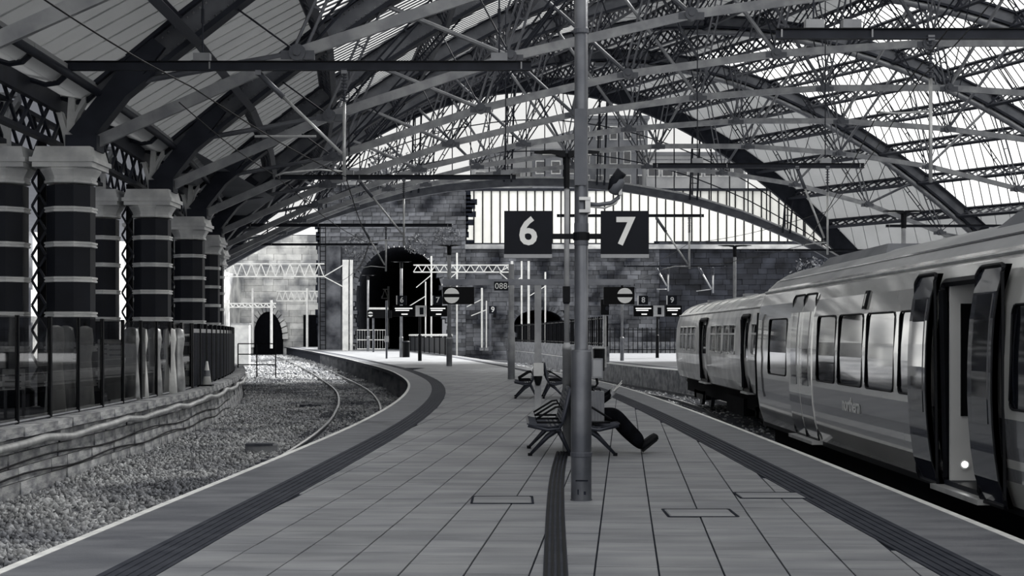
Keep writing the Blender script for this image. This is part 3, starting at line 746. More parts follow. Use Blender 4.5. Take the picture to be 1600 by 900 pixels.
MB().box((0, -.098, .20), (.12, .012, .012)).box((-.035, -.094, .09), (.012, .012, .05)).box((.03, -.096, .08), (.02, .012, .03)).build('access_hatch', M['joint'], sp)
MB().lathe((0, 0, 0), [(.106, 0), (.106, .012)], 20).build('base_ring', M['pole_dark'], sp)
MB().bar((-.30, 0, 2.56), (.24, 0, 2.56), .05, .05).build('cross_bar', M['black'], sp)
MB().lathe((0, 0, 2.52), [(.07, 0), (.08, .005), (.08, .075), (.07, .08)], 20).build('clamp', M['black'], sp)
MB().box((.03, -.02, 2.92), (.11, .15, .03)).box((.03, -.02, 2.80), (.11, .15, .03)).box((.06, -.02, 2.86), (.05, .12, .12)).build('camera_clamp', M['galv'], sp)
# junction box with cable, fixed on the sleeve
MB().box((.155, .05, 1.28), (.11, .12, .19)).build('junction_box', M['steel'], sp); MB().box((.155, -.015, 1.28), (.085, .014, .16)).build('box_lid', M['iron_light'], sp)
MB().pipe([(.15, .05, 1.19), (.16, .05, 1.13), (.14, .05, 1.1), (.09, .04, 1.09)], .013, 6).build('cable', M['black'], sp, True)
for dg, x0, z0, z1, lab in (('6', -.345, 2.375, 2.80, 'left'), ('7', 1, 2.375, 2.82, 'right')):
    cx = (825 - 800) / F * PY if dg == '6' else (976 - 800) / F * PY
    t = thing('platform_sign', 'square dark platform number sign with a white %s left of the pole' % dg if dg == '6' else 'square dark platform number sign with a white 7 right of the pole', 'sign', (cx, PY, 2.35), 0, 'large platform number signs')
    MB().box((0, 0, .245), (.462, .07, .42)).build('panel', M['sign'], t)
    MB().box((0, 0, .018), (.466, .074, .036)).build('foot_strip', M['sign_foot'], t)
    lettering(dg, .375, M['sign_text'], (0, -.038, .245), t, .008)
# CCTV camera on its arm
t = thing('cctv_camera', 'grey cctv camera on a curved arm above the 7 sign', 'camera', (PX + .09, PY, 2.86))
c_ = lambda x, y: P(x, y, PY)
part('arm', MB().pipe([c_(912, 318), c_(935, 320), c_(955, 317), c_(966, 309), c_(969, 299)], .020, 8), M['pole_dark'], t, True)
part('conduit', MB().pipe([c_(914, 322), c_(945, 325), c_(962, 318), c_(972, 300)], .010, 6), M['galv'], t, True)
hs = MB(); a = c_(957, 303); b = c_(969, 277)
hs.pipe([a, a.lerp(b, .05), a.lerp(b, .45), a.lerp(b, .85), b + Vector((.006, 0, .012))], [.03, .05, .066, .062, .03], 12)
part('housing', hs, M['pole_dark'], t, True)
hd = MB(); hd.pipe([a + Vector((-.02, 0, .03)), a.lerp(b, .5) + Vector((-.02, -.01, .03)), b + Vector((0, -.01, .035)), b + Vector((.04, -.01, 0))], [.03, .058, .062, .03], 10)
part('hood', hd, M['sign'], t, True)
part('bracket', MB().box(c_(969, 300), (.03, .05, .06)), M['galv'], t)

# ================================================================ LAMP POSTS
def lamp(x, Y, h, label, arm=.45, r=.04, base_h=1.45, rb=.06):
    t = thing('lamp_post', label, 'lamp', (x, Y, 0), 0, 'twin armed lamp posts')
    MB().lathe((0, 0, 0), [(rb, 0), (rb, base_h - .05), (rb * 1.1, base_h - .05), (rb * 1.1, base_h), (r, base_h + .05)], 12).build('base', M['post'], t, True)
    MB().lathe((0, 0, base_h), [(r, 0), (r, h - base_h)], 12).build('shaft', M['post'], t, True)
    MB().lathe((0, 0, h - .5), [(r, 0), (r * 1.2, .1), (r * 1.2, .42), (r * 1.5, .5)], 10).build('head', M['black'], t)
    for s in (-1, 1):
        MB().loft([[(s * .02, -.09, h - .06), (s * .02, .09, h - .06), (s * .02, .09, h + .03), (s * .02, -.09, h + .03)], [(s * arm * .5, -.11, h - .01), (s * arm * .5, .11, h - .01), (s * arm * .5, .11, h + .04), (s * arm * .5, -.11, h + .04)], [(s * arm, -.07, h + .01), (s * arm, .07, h + .01), (s * arm, .07, h + .025), (s * arm, -.07, h + .025)]]).build('lamp_arm', M['black'], t)
        MB().box((s * arm * .5, 0, h - .02), (arm * .5, .12, .015)).build('lens', M['sign_text'], t)
    return t
def lampxy(x, ytop, ybase, label, **k):
    Y = 3555 / (ybase - 524); return lamp((x - 800) / F * Y, Y, 1.6 + (524 - ytop) / F * Y, label, **k)
lampxy(885.5, 240, 705, 'black headed twin arm lamp post close behind the big sign pole', r=.036, rb=.058)
lampxy(627, 409, 558, 'slim twin arm lamp post beside the litter bin', arm=.75, r=.1, rb=.13)
lampxy(575, 430, 549, 'far twin arm lamp post before the big tunnel', arm=.8, r=.1, rb=.14)
lampxy(702, 384, 572, 'stout twin arm lamp post right of the small 7 sign', arm=.6, r=.1, rb=.15)
lamp((1148 - 800) / F * 62, 62, 5.5, 'twin arm lamp post rising behind the far train', arm=.72, r=.07, rb=.1)
lamp((1412 - 800) / F * 42, 42, 5.25, 'twin arm lamp post rising behind the near train roof', arm=.6, r=.07, rb=.1)
lamp((972 - 800) / F * 90, 90, 5.0, 'slim lamp post on the platform beyond the running lines', arm=.5, r=.07, rb=.12)

# square post carrying the long beam with two displays
Y = 28.7; X = (840.5 - 800) / F * Y; zb = 1.6 + (524 - 441) / F * Y
t = thing('display_gantry', 'square grey post with a long cross beam carrying two dark displays', 'sign gantry', (X, Y, 0))
part('post', MB().box((X, Y, zb / 2), (.135, .135, zb)), M['post'], t)
a, b = P(692, 441, Y), P(990, 441, Y); part('beam', MB().box(((a.x + b.x) / 2, Y - .02, zb), (b.x - a.x, .12, .12)), M['pole'], t)
part('control_box', MB().box((X + .01, Y - .12, P(0, 577, Y).z), (.2, .12, .26)), M['trim'], t)
part('cable_bunch', MB().lathe((X, Y - .09, P(0, 602, Y).z), [(.04, 0), (.07, .08), (.09, .16), (.08, .22)], 8), M['black'], t, True)
for x0, x1, xc, lab in ((692, 741, 706, 'left'), (943, 991, 976, 'right')):
    p = part('display', MB().box((P((x0 + x1) / 2, 462, Y).x, Y - .02, P(0, 462, Y).z), ((x1 - x0) / F * Y, .1, 27 / F * Y)), M['screen_face'], t)
    dsc = MB(); c = P(xc, 462, Y); R = .155
    for z0, z1 in ((.035, R), (-R, -.035)):
        pts = []
        for i in range(13):
            zz = z0 + (z1 - z0) * i / 12; w = math.sqrt(max(R * R - zz * zz, 0)); pts.append((w, zz))
        poly = [(c.x + w, c.z + zz) for w, zz in pts] + [(c.x - w, c.z + zz) for w, zz in pts[::-1]]
        dsc.add([(x, Y - .078, z) for x, z in poly], [tuple(range(len(poly)))[::-1]])
    part('no_entry_disc', dsc, M['sign_text'], p)
    part('hook', MB().pipe([c + Vector((.1, 0, .2)), c + Vector((.12, 0, .25)), c + Vector((.18, 0, .25)), c + Vector((.2, 0, .2))], .012, 5), M['black'], t)
t2 = thing('number_plate', 'small dark plate reading 088 hanging under the beam', 'sign', P(783, 447, 28.605), 0)
MB().box((0, 0, 0), (22 / F * Y, .03, 14 / F * Y)).build('plate', M['sign'], t2); lettering('088', .17, M['sign_text'], (0, -.02, -.005), t2)
t2 = thing('call_point', 'black speaker box on the lamp post under the beam end', 'speaker', P(885, 460, 19.57), 0)
MB().box((0, 0, 0), (.1, .1, .22)).build('box', M['black'], t2); MB().lathe((0, 0, -.13), [(.04, 0), (.05, .03)], 8).build('grille', M['sign'], t2)
# another grey post further along
Y = 52; X = (799 - 800) / F * Y
t = thing('grey_post', 'plain grey post with a small box beside the second bench', 'post', (X, Y, 0))
MB().lathe((0, 0, 0), [(.13, 0), (.13, 1.7), (.1, 1.75), (.1, 4.2)], 12).build('shaft', M['post'], t, True); MB().box((-.15, 0, 1.3), (.14, .14, .4)).build('box', M['steel'], t)
t = thing('slim_post', 'slim grey post with a pale box left of the litter bin lamp', 'post', ((604 - 800) / F * 98, 98, 0))
MB().lathe((0, 0, 0), [(.07, 0), (.07, 4.0)], 8).build('shaft', M['pole'], t); MB().box((0, -.1, 1.35), (.28, .16, .42)).build('box', M['galv'], t)

# ---- small T shaped information signs
def info(x, Y, n1, n2, label, w=86, x1=-28, x2=28):
    t = thing('information_sign', label, 'sign', ((x - 800) / F * Y, Y, 0), 0, 'information displays on black posts')
    s = Y / F; zt = 1.6 + (524 - 486) * s
    MB().lathe((0, 0, 0), [(.12, 0), (.12, 1.6), (.07, 1.65), (.07, zt)], 10).build('post', M['black'], t)
    for c, wd_ in ((-w * .29, w * .40), (w * .33, w * .34)):
        d = MB().box((c * s, -.1, zt), (wd_ * s, .16, 17 * s)).build('display', M['screen_face'], t)
        q = MB()
        for i, (dz, ww, dx) in enumerate(((4, .8, 0), (1, .62, -.06), (-5, .28, .04))):
            q.box(((c + dx * wd_) * s, -.19, zt + dz * s), (wd_ * ww * s, .01, 1.6 * s))
        q.build('led_lines', M['led'], d)
    m_ = MB().box((2 * s, -.1, zt), (17 * s, .16, 17 * s)).build('timetable', M['trim'], t); MB().box((3 * s, -.19, zt), (6 * s, .01, 11 * s)).build('print', M['sign'], m_)
    for dx, n in ((x1, n1), (x2, n2)):
        b = MB().box((dx * s, -.05, zt + 17 * s), (15 * s, .1, 14 * s)).build('number_panel', M['sign'], t)
        lettering(n, 12 * s, M['sign_text'], (dx * s, -.11, zt + 17 * s), b, .01 * s * 20)
        MB().box(((dx - 8) * s, -.06, zt + 17 * s), (1.5 * s, .1, 14 * s)).build('edge_strip', M['sign_text'], t)
    return t
info(656, 89, '6', '7', 'black post with departure displays under small 6 and 7 panels')
info(1027, 101, '8', '9', 'black post with two departure displays on the far right hand platform', 76, -22, 23)
t = thing('number_sign', 'small dark 9 sign on a bracket before the far wall', 'sign', P(770, 484, 140)); s = 140 / F
MB().box((0, 0, 0), (12 * s, .1, 12 * s)).build('panel', M['sign'], t); lettering('9', 12 * s, M['sign_text'], (0, -.06, 0), t, .01); MB().tube((-4 * s, .1, 6 * s), (-4 * s, .1, -P(770, 484, 140).z), .1, 8).build('post', M['pole'], t); MB().box((3 * s, 0, -9 * s), (5 * s, .2, 6 * s)).build('lamp_box', M['black'], t)
t = thing('far_display', 'far dark display with a white no entry disc before the tunnel', 'sign', P(593, 491, 136)); s = 136 / F
MB().box((0, 0, 0), (38 * s, .2, 12 * s)).build('panel', M['screen_face'], t)
q = MB()
for z0, z1 in ((.07, .24), (-.24, -.07)):
    pts = [(math.sqrt(max(.0577 - zz * zz, 0)), zz) for zz in np.linspace(z0, z1, 9)]; poly = [(-14 * s + w, zz) for w, zz in pts] + [(-14 * s - w, zz) for w, zz in pts[::-1]]
    q.add([(x, -.11, z) for x, z in poly], [tuple(range(len(poly)))[::-1]])
q.build('no_entry_disc', M['sign_text'], t); MB().tube((-10 * s, .2, 0), (-10 * s, .2, -P(593, 491, 136).z), .1, 8).build('post', M['pole'], t); MB().box((-2 * s, .1, 9 * s), (30 * s, .2, 3 * s)).build('hood', M['white_steel'], t)

# litter bin, cabinets and a signal on the platform
t = thing('litter_bin', 'black round litter bin beside the slim lamp post', 'bin', ((634.5 - 800) / F * 104, 104, 0))
MB().lathe((0, 0, 0), [(.26, 0), (.27, .05), (.27, 1.05)], 14).build('body', M['black'], t); MB().lathe((0, 0, 1.05), [(.29, 0), (.29, .08), (.2, .14), (.18, .14)], 14).build('rim', M['sign'], t)
t = thing('track_signal', 'black colour light signal on the platform beyond the big pole', 'signal', (P(945, 500, 70).x, 70, 0)); s = 70 / F
MB().box((0, 0, P(0, 480, 70).z), (13 * s, .25, 24 * s)).build('head', M['black'], t); MB().lathe((0, 0, 0), [(.08, 0), (.08, 2.6)], 8).build('post', M['galv'], t)
MB().lathe((0, 0, 0), [(.16, 0), (.16, .02)], 8).build('foot', M['iron'], t); MB().tube((.1, -.13, P(0, 482, 70).z), (.1, -.2, P(0, 482, 70).z), .1, 10).build('hood', M['iron'], t)
t = thing('litter_bin', 'dark bin with a pale rim beside the signal beyond the big pole', 'bin', (P(936, 550, 64).x, 64, 0))
MB().lathe((0, 0, 0), [(.25, 0), (.27, 1.0)], 12).build('body', M['black'], t); MB().lathe((0, 0, 1.0), [(.29, 0), (.29, .07), (.2, .08)], 12).build('rim', M['galv'], t)

# ================================================================ BENCHES
def make_bench(label, loc, rz=0.0, gap=.06, length=1.75):
    t = thing('steel_bench', label, 'bench', loc, rz, 'back to back steel benches')
    # local: seat faces -x, back rail at x = -gap, length along y
    n = 8; sx0, sx1 = -.56, -.12; hl = length / 2
    seat = MB()
    for i in range(n + 1): x = sx0 + (sx1 - sx0) * i / n; z = .43 - .035 * math.sin(math.pi * i / n) + .01 * (i == 0); seat.box((x, 0, z), (.030, length, .016))
    for i in range(15): y = -hl + length * i / 14; seat.pipe([(sx0, y, .44), (sx0 + .14, y, .41), (sx0 + .3, y, .395), (sx1, y, .42)], .010, 4)
    seat.build('seat', M['bench'], t)
    bk = MB()
    for i in range(9):
        k = i / 8; x = -.13 + .10 * k; z = .46 + .42 * k; bk.bar((x, -hl, z), (x, hl, z), .016, .030)
    for i in range(15): y = -hl + length * i / 14; bk.bar((-.13, y, .44), (-.03, y, .89), .012, .02, (0, 1, 0))
    bk.bar((-.02, -hl, .9), (-.02, hl, .9), .03, .04)
    bk.build('backrest', M['bench'], t)
    for y in (-hl, 0, hl):
        fr = MB().pipe([(sx0, y, .42), (-.3, y, .36), (-.15, y, .38), (-.09, y, .5), (-.01, y, .9)], .026, 6); fr.build('side_frame', M['bench'], t, True)
        ar = MB().pipe([(-.12, y, .46), (-.44, y, .46), (-.46, y, .5), (-.2, y, .66), (-.13, y, .67), (-.11, y, .62)], .016, 6); ar.build('armrest', M['black'], t, True)
    for y in (-hl * .72, hl * .72):
        MB().pipe([(-.16, y, .36), (-.3, y, .26), (-.52, y, .03)], [.045, .038, .022], 6).build('leg', M['bench'], t, True)
        MB().pipe([(-.16, y, .36), (-.1, y, .24), (.0, y, .03)], [.045, .035, .022], 6).build('leg', M['bench'], t, True)
        for fx in (-.53, .0): MB().lathe((fx, y, 0), [(.03, 0), (.03, .04)], 8).build('foot', M['black'], t)
    MB().box((-.16, 0, .36), (.06, length * .8, .06)).build('beam', M['bench'], t)
    return t
b0 = make_bench('perforated steel bench facing left in front of the big pole', (.77, 19.5, 0))
dup(b0, (.84, 19.5, 0), math.pi, 'perforated steel bench facing right with the seated person on it')
dup(b0, (.62, 36.6, 0), 0, 'steel bench facing left further along beside the square post')
dup(b0, (.80, 36.6, 0), math.pi, 'steel bench facing right further along beside the square post')

# ================================================================ SEATED PERSON
def person():
    X0, Y0 = 1.0, 19.3
    J = {'pel': (X0, Y0, .52, .15, .17), 'sp1': (X0 - .05, Y0, .68, .13, .16), 'sp2': (X0 - .07, Y0, .86, .13, .17), 'neckb': (X0 - .05, Y0, 1.02, .085, .10), 'neck': (X0 - .02, Y0, 1.1, .05, .05),
         'head': (X0 + .01, Y0, 1.19, .078, .078), 'top': (X0 + .02, Y0, 1.28, .07, .07)}
    E = [('pel', 'sp1'), ('sp1', 'sp2'), ('sp2', 'neckb'), ('neckb', 'neck'), ('neck', 'head'), ('head', 'top')]
    for s, n in ((-1, 'a'), (1, 'b')):
        dk = .05 if s > 0 else 0
        J.update({'hip' + n: (X0 + .06, Y0 + s * .10, .50, .095, .095), 'thi' + n: (X0 + .22, Y0 + s * .10, .53, .088, .088), 'kn' + n: (X0 + .38, Y0 + s * .09, .54, .115, .11), 'ca' + n: (X0 + .53, Y0 + s * .07, .35, .13, .12),
                  'an' + n: (X0 + .72, Y0 + s * .05, .165, .125, .11), 'he' + n: (X0 + .76, Y0 + s * .045, .075, .045, .045), 'to' + n: (X0 + .88, Y0 + s * .06, .185, .038, .045), 'tt' + n: (X0 + .93, Y0 + s * .065, .215, .03, .04)})
        E += [('pel', 'hip' + n), ('hip' + n, 'thi' + n), ('thi' + n, 'kn' + n), ('kn' + n, 'ca' + n), ('ca' + n, 'an' + n), ('an' + n, 'he' + n), ('he' + n, 'to' + n), ('to' + n, 'tt' + n)]
        hz = .02 * s
        J.update({'sh' + n: (X0 - .04, Y0 + s * .19, .98, .065, .065), 'el' + n: (X0 + .16, Y0 + s * .2, .68, .05, .05), 'wr' + n: (X0 + .33, Y0 + s * .07, .80 + hz, .035, .035), 'pa' + n: (X0 + .37, Y0 + s * .045, .835 + hz, .026, .036)})
        E += [('neckb', 'sh' + n), ('sh' + n, 'el' + n), ('el' + n, 'wr' + n), ('wr' + n, 'pa' + n)]
        for f, (dy, ln) in enumerate(((-.03, .07), (-.01, .08), (.01, .078), (.03, .06))):
            J['f%d%s' % (f, n)] = (X0 + .405, Y0 + s * .045 + dy, .87 + hz, .009, .009); J['g%d%s' % (f, n)] = (X0 + .405 + ln * .5, Y0 + s * .03 + dy, .885 + hz + ln * .3, .008, .008)
            E += [('pa' + n, 'f%d%s' % (f, n)), ('f%d%s' % (f, n), 'g%d%s' % (f, n))]
        J['th' + n] = (X0 + .36, Y0 + s * .01, .88 + hz, .010, .010); J['ti' + n] = (X0 + .395, Y0, .91 + hz, .009, .009); E += [('pa' + n, 'th' + n), ('th' + n, 'ti' + n)]
    keys = list(J); me = bpy.data.meshes.new('person'); me.from_pydata([J[k][:3] for k in keys], [(keys.index(a), keys.index(b)) for a, b in E], []); me.update()
    o = bpy.data.objects.new('person', me); COL.objects.link(o)
    md = o.modifiers.new('skin', 'SKIN'); md.use_smooth_shade = True
    for i, k in enumerate(keys): me.skin_vertices[0].data[i].radius = J[k][3:]; me.skin_vertices[0].data[i].use_root = (k == 'pel')
    o.modifiers.new('sub', 'SUBSURF').levels = 2
    dg = bpy.context.evaluated_depsgraph_get(); new = bpy.data.meshes.new_from_object(o.evaluated_get(dg)); bpy.data.objects.remove(o)
    for q in ('cloth', 'skin', 'black'): new.materials.append(M[q])
    mi = []
    for p in new.polygons:
        c = p.center; mi.append(1 if (c.z > 1.07 or (c.x > X0 + .335 and c.z > .76)) else 2 if (c.z < .26 and c.x > X0 + .78) else 0)
    new.polygons.foreach_set('material_index', mi); new.polygons.foreach_set('use_smooth', [True] * len(mi))
    o = obj('person', new, None); tag(o, 'person in dark clothes sitting with legs stretched out behind the pole', 'person')
    hx, hy, hz = X0 + .015, Y0, 1.24
    hair = MB(); hair.lathe((hx - .015, hy, hz - .05), [(.082, 0), (.092, .05), (.085, .1), (.055, .14), (.01, .155)], 14); part('hair', hair, M['black'], o, True)
    for s in (-1, 1):
        part('ear', MB().lathe((hx, hy + s * .08, hz - .05), [(.012, 0), (.016, .02), (.016, .04), (.01, .055)], 6), M['skin'], o, True)
        part('eye', MB().lathe((hx + .072, hy + s * .03, hz - .03), [(.004, -.008), (.009, 0), (.004, .008)], 6), M['black'], o, True)
        a = Vector((X0 + .755, Y0 + s * .045, .085)); b = Vector((X0 + .955, Y0 + s * .065, .235))
        part('shoe', MB().pipe([a - (b - a) * .06, a, a.lerp(b, .35), a.lerp(b, .75), b, b + (b - a) * .08], [.02, .055, .058, .056, .045, .012], 12), M['black'], o, True)
        part('shoe_sole', MB().bar((X0 + .765, Y0 + s * .045, .03), (X0 + .96, Y0 + s * .065, .19), .085, .03), M['black'], o)
    part('nose', MB().add([(hx + .072, hy - .012, hz - .06), (hx + .072, hy + .012, hz - .06), (hx + .1, hy, hz - .058), (hx + .074, hy, hz - .02)], [(0, 1, 2), (0, 2, 3), (1, 3, 2), (0, 3, 1)]), M['skin'], o)
    part('mouth', MB().box((hx + .074, hy, hz - .085), (.01, .04, .008)), M['sign'], o)
    return o
person()
t = thing('folded_paper', 'white folded paper held up in the hands of the seated person', 'paper', (1.43, 19.28, .90))
MB().add([(-.06, -.10, -.05), (-.06, .10, -.05), (.05, .10, .06), (.05, -.10, .06), (-.055, -.10, -.057), (-.055, .10, -.057), (.055, .10, .053), (.055, -.10, .053)], MB.BOXF).build('sheet', M['paper'], t)
MB().add([(-.055, -.1, -.045), (-.055, .02, -.045), (.06, .02, .09), (.06, -.1, .09)], [(0, 1, 2, 3)]).build('flap', M['paper'], t)
t = thing('suitcase', 'grey ribbed hard case standing on the bench seat beside the person', 'suitcase', (1.13, 18.86, .45))
MB().box((0, 0, .21), (.17, .28, .40)).build('shell', M['case'], t)
for x in (-.06, -.02, .02, .06): MB().box((x, -.142, .21), (.014, .01, .36)).build('rib', M['steel'], t)
MB().pipe([(-.04, 0, .41), (-.04, 0, .44), (.04, 0, .44), (.04, 0, .41)], .01, 5).build('handle', M['black'], t)
for x in (-.06, .06): MB().lathe((x, 0, -.01), [(.02, 0), (.02, .03)], 8).build('wheel', M['black'], t)
# ================================================================ OVERHEAD LINE INSIDE THE HALL
def ibeam(x0, x1, y, Y, label, h=.19, w=.16, hangers=()):
    a, b = P(x0, y, Y), P(x1, y, Y); t = thing('overhead_beam', label, 'beam', ((a.x + b.x) / 2, Y, a.z), 0, 'overhead line beams')
    L = b.x - a.x
    MB().box((0, 0, h / 2 - .01), (L, w, .022)).build('top_flange', M['black'], t); MB().box((0, 0, -h / 2 + .01), (L, w, .022)).build('bottom_flange', M['iron'], t); MB().box((0, 0, 0), (L, .02, h - .03)).build('web', M['iron'], t)
    st = [a.x + L * k for k in (.02, .35, .98)]
    for x in st: MB().box((x - (a.x + b.x) / 2, 0, 0), (.03, w * .9, h - .04)).build('stiffener', M['iron_light'], t)
    for hx in hangers:
        X = (hx - 800) / F * Y
        zt = max(a.z + .6, min(zr(Y, X - XL(Y)) - .3, a.z + 6))
        m_ = MB().tube((X - t.location.x, .05, h / 2), (X - t.location.x, .05, zt - a.z), .018, 6).tube((X - t.location.x, .05, .9), (X - t.location.x, .05, 1.2), .035, 6)
        m_.build('hanger_rod', M['iron'], t)
        MB().box((X - t.location.x, 0, h / 2 + .08), (.34, .2, .16)).build('hanger_clamp', M['iron_light'], t)
    return t
ibeam(58, 830, 103, 29.6, 'long black overhead line beam across the upper left of the view', hangers=(316, 780))
ibeam(430, 806, 277, 50, 'second dark overhead line beam, above the far curved track', .16, hangers=(545, 790))
ibeam(385, 706, 352, 72, 'third dark overhead line beam, before the stone wall', .16)
ibeam(335, 590, 382, 90, 'thin dark overhead line beam just inside the gable', .14)
ibeam(1212, 1640, 53, 26.3, 'thick grey overhead line beam across the upper right of the view', .19, hangers=(1272, 1330))
ibeam(1020, 1350, 259, 47, 'grey overhead line beam above the far train', .16, hangers=(1090, 1290))
ibeam(1384, 1640, 353, 72.7, 'dark overhead line beam behind the near train roof', .13)
ibeam(1180, 1352, 391, 93, 'thin overhead line beam at the foot of the gable on the right', .12)
ibeam(870, 1100, 337, 66.5, 'slim overhead line beam behind the big 7 sign', .13)
ibeam(975, 1136, 416, 112, 'thin pale overhead line beam before the dark stone wall', .1)
def drop(Y, drp, dia, arm, label, r=.035, mid=None, ins=.28):
    (x0, y0, y1) = drp; a, b = P(x0, y0, Y), P(x0, y1, Y)
    t = thing('overhead_bracket', label, 'bracket', a, 0, 'overhead line brackets')
    k = a.lerp(b, ins); part('drop_tube', MB().tube(k, b, r, 8), M['galv'], t, True)
    m_ = MB(); n = 9
    for i in range(n): c = a.lerp(k, (i + .5) / n); m_.lathe((c.x, c.y, c.z - .02), [(r, 0), (r * 2.3, .015), (r, .03)], 8)
    m_.tube(a, k, r * .8, 8); part('insulator', m_, M['pole_dark'], t, True)
    part('clamp', MB().box(a, (.12, .14, .1)), M['steel'], t)
    if dia:
        p, q = P(dia[0], dia[1], Y), P(dia[2], dia[3], Y); h = p.lerp(q, .3)
        part('diagonal_insulator', MB().tube(p, h, r * 1.6, 8), M['pole_dark'], t, True); part('diagonal_tube', MB().tube(h, q, r * .95, 8), M['galv'], t, True); part('clamp', MB().box(p, (.12, .14, .1)), M['steel'], t)
    if arm: part('steady_arm', MB().pipe([P(x, y, Y) for x, y in arm], r * .6, 6), M['galv'], t, True)
    if mid: part('stay_tube', MB().tube(P(mid[0], mid[1], Y), P(mid[2], mid[3], Y), r * .7, 6), M['galv'], t)
    return t
drop(29.6, (538, 112, 282), (404, 114, 534, 240), [(430, 275), (445, 270), (500, 265), (536, 268)], 'large tubular overhead bracket hanging from the long left beam', .036, (398, 213, 494, 213))
drop(50, (631, 281, 384), (562, 283, 629, 366), [(577, 378), (600, 375), (631, 377)], 'tubular overhead bracket below the second left beam', .036)
drop(72, (603, 355, 424), (567, 355, 601, 414), [(558, 420), (580, 416), (603, 418)], 'tubular overhead bracket before the tunnel arch', .04)
drop(26.3, (1454, 60, 285), None, [(1370, 175), (1400, 177), (1452, 174)], 'tall insulated drop tube hanging from the upper right beam', .036)
drop(47, (1293, 262, 398), (1245, 262, 1288, 372), [(1255, 383), (1275, 380), (1293, 379)], 'tubular overhead bracket above the roof of the far train', .036)
drop(66.5, (1077, 341, 420), (1026, 341, 1075, 413), [(1035, 421), (1055, 416), (1077, 416)], 'tubular overhead bracket right of the big 7 sign', .045)
drop(112, (1044, 418, 455), (1025, 418, 1042, 447), [(1026, 452), (1044, 452)], 'white overhead bracket above the small 8 sign', .06)
drop(112, (1114, 418, 458), (1092, 418, 1112, 452), [(1088, 455), (1112, 452)], 'white overhead bracket above the far train roof', .06)
def wire(pts, label, r=.012):
    q = []
    for (a, b) in zip(pts[:-1], pts[1:]):
        for i in range(8):
            k = i / 8; p = Vector(a).lerp(Vector(b), k); p.z -= .25 * math.sin(math.pi * k) * min(1, (Vector(b) - Vector(a)).length / 30); q.append(p)
    q.append(Vector(pts[-1])); return tag(MB().pipe(q, r, 5).build('overhead_wire', M['black']), label, 'wire', 'overhead line wires')
wire([P(40, -20, 15), P(300, 136, 21), P(540, 276, 29.6), P(578, 377, 50), P(560, 419, 72), P(520, 440, 110)], 'thin catenary wire falling across the upper left of the view', .012)
wire([P(280, 160, 21), P(430, 274, 29.6), P(577, 380, 50), P(556, 421, 72)], 'lower contact wire over the curved left track', .010)
wire([P(1500, 20, 18), P(1372, 176, 26.3), P(1256, 383, 47), P(1036, 421, 66.5), P(960, 440, 110)], 'contact wire above the trains', .011)
wire([P(1560, -10, 18), P(1440, 120, 26.3), P(1293, 330, 47), P(1077, 380, 66.5), P(990, 420, 112)], 'upper catenary wire above the trains', .011)

# ================================================================ WORLD BEYOND THE HALL
BY = 160.0
def bx(x): return (x - 800) / F * BY
def bz(y): return 1.6 + (524 - y) / F * BY
wb = bpy.data.objects.new('wall_back', None); COL.objects.link(wb); wb['kind'] = 'structure'
arches = [(bx(624), bz(462), 67 / F * BY, bz(386)), (bx(842), bz(505), 38 / F * BY, bz(484))]      # centre x, springing z, half width, crown z
def inarch(x, z, pad=0):
    for cx, zs, hw, zc_ in arches:
        if abs(x - cx) > hw + pad: continue
        zt = zs + (zc_ - zs) * math.sqrt(max(0, 1 - ((x - cx) / (hw + pad)) ** 2)) + pad
        if z < zt: return True
    return False
def block_wall(x0, x1, z0, z1, Y, parent, m_joined, m_part, bw=1.35, bh=.62, nparts=0, cmb=None):
    cb = MB().box((0, 0, 0), (1, 1, 1)).mesh('stone'); cb.materials.append(M[m_part]); jm = MB(); cnt = 0; row = 0; z = z0; bk = MB()
    while z < z1:
        x = x0 - rng.uniform(0, bw * .5); xs_ = []
        while x < x1:
            w = bw * rng.uniform(.6, 1.4); cx = min(max(x + w / 2, x0), x1); hole = inarch(x + w / 2, z + bh / 2, .25) if abs(Y - BY) < 1 else False
            if not hole:
                dy = rng.uniform(-.12, .05); a, b = max(x, x0), min(x + w, x1)
                if b - a > .1:
                    bk.add([(x - .1, Y + .05, z - .1), (x + w + .1, Y + .05, z - .1), (x + w + .1, Y + .05, z + bh + .1), (x - .1, Y + .05, z + bh + .1)], [(0, 1, 2, 3)])
                    if cnt < nparts and z > 2.2: o = obj('stone', cb, None, parent, ((a + b) / 2, Y + dy, z + bh / 2)); o.scale = (b - a - .03, .4, bh - .025); cnt += 1
                    else: jm.box(((a + b) / 2, Y + dy, z + bh / 2), (b - a - .03, .4, bh - .025))
            x += w
        z += bh; row += 1
    tag(struct('stonework', jm, M[m_joined], parent), kind='stuff'); struct('mortar', bk, M['joint'], parent)
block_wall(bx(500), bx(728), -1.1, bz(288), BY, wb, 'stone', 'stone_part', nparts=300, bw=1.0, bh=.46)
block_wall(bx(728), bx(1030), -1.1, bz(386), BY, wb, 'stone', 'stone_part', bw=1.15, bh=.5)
block_wall(bx(1030), bx(1340), -1.1, bz(386), BY, wb, 'stone_dark', 'stone_part', bw=1.4, bh=.6)
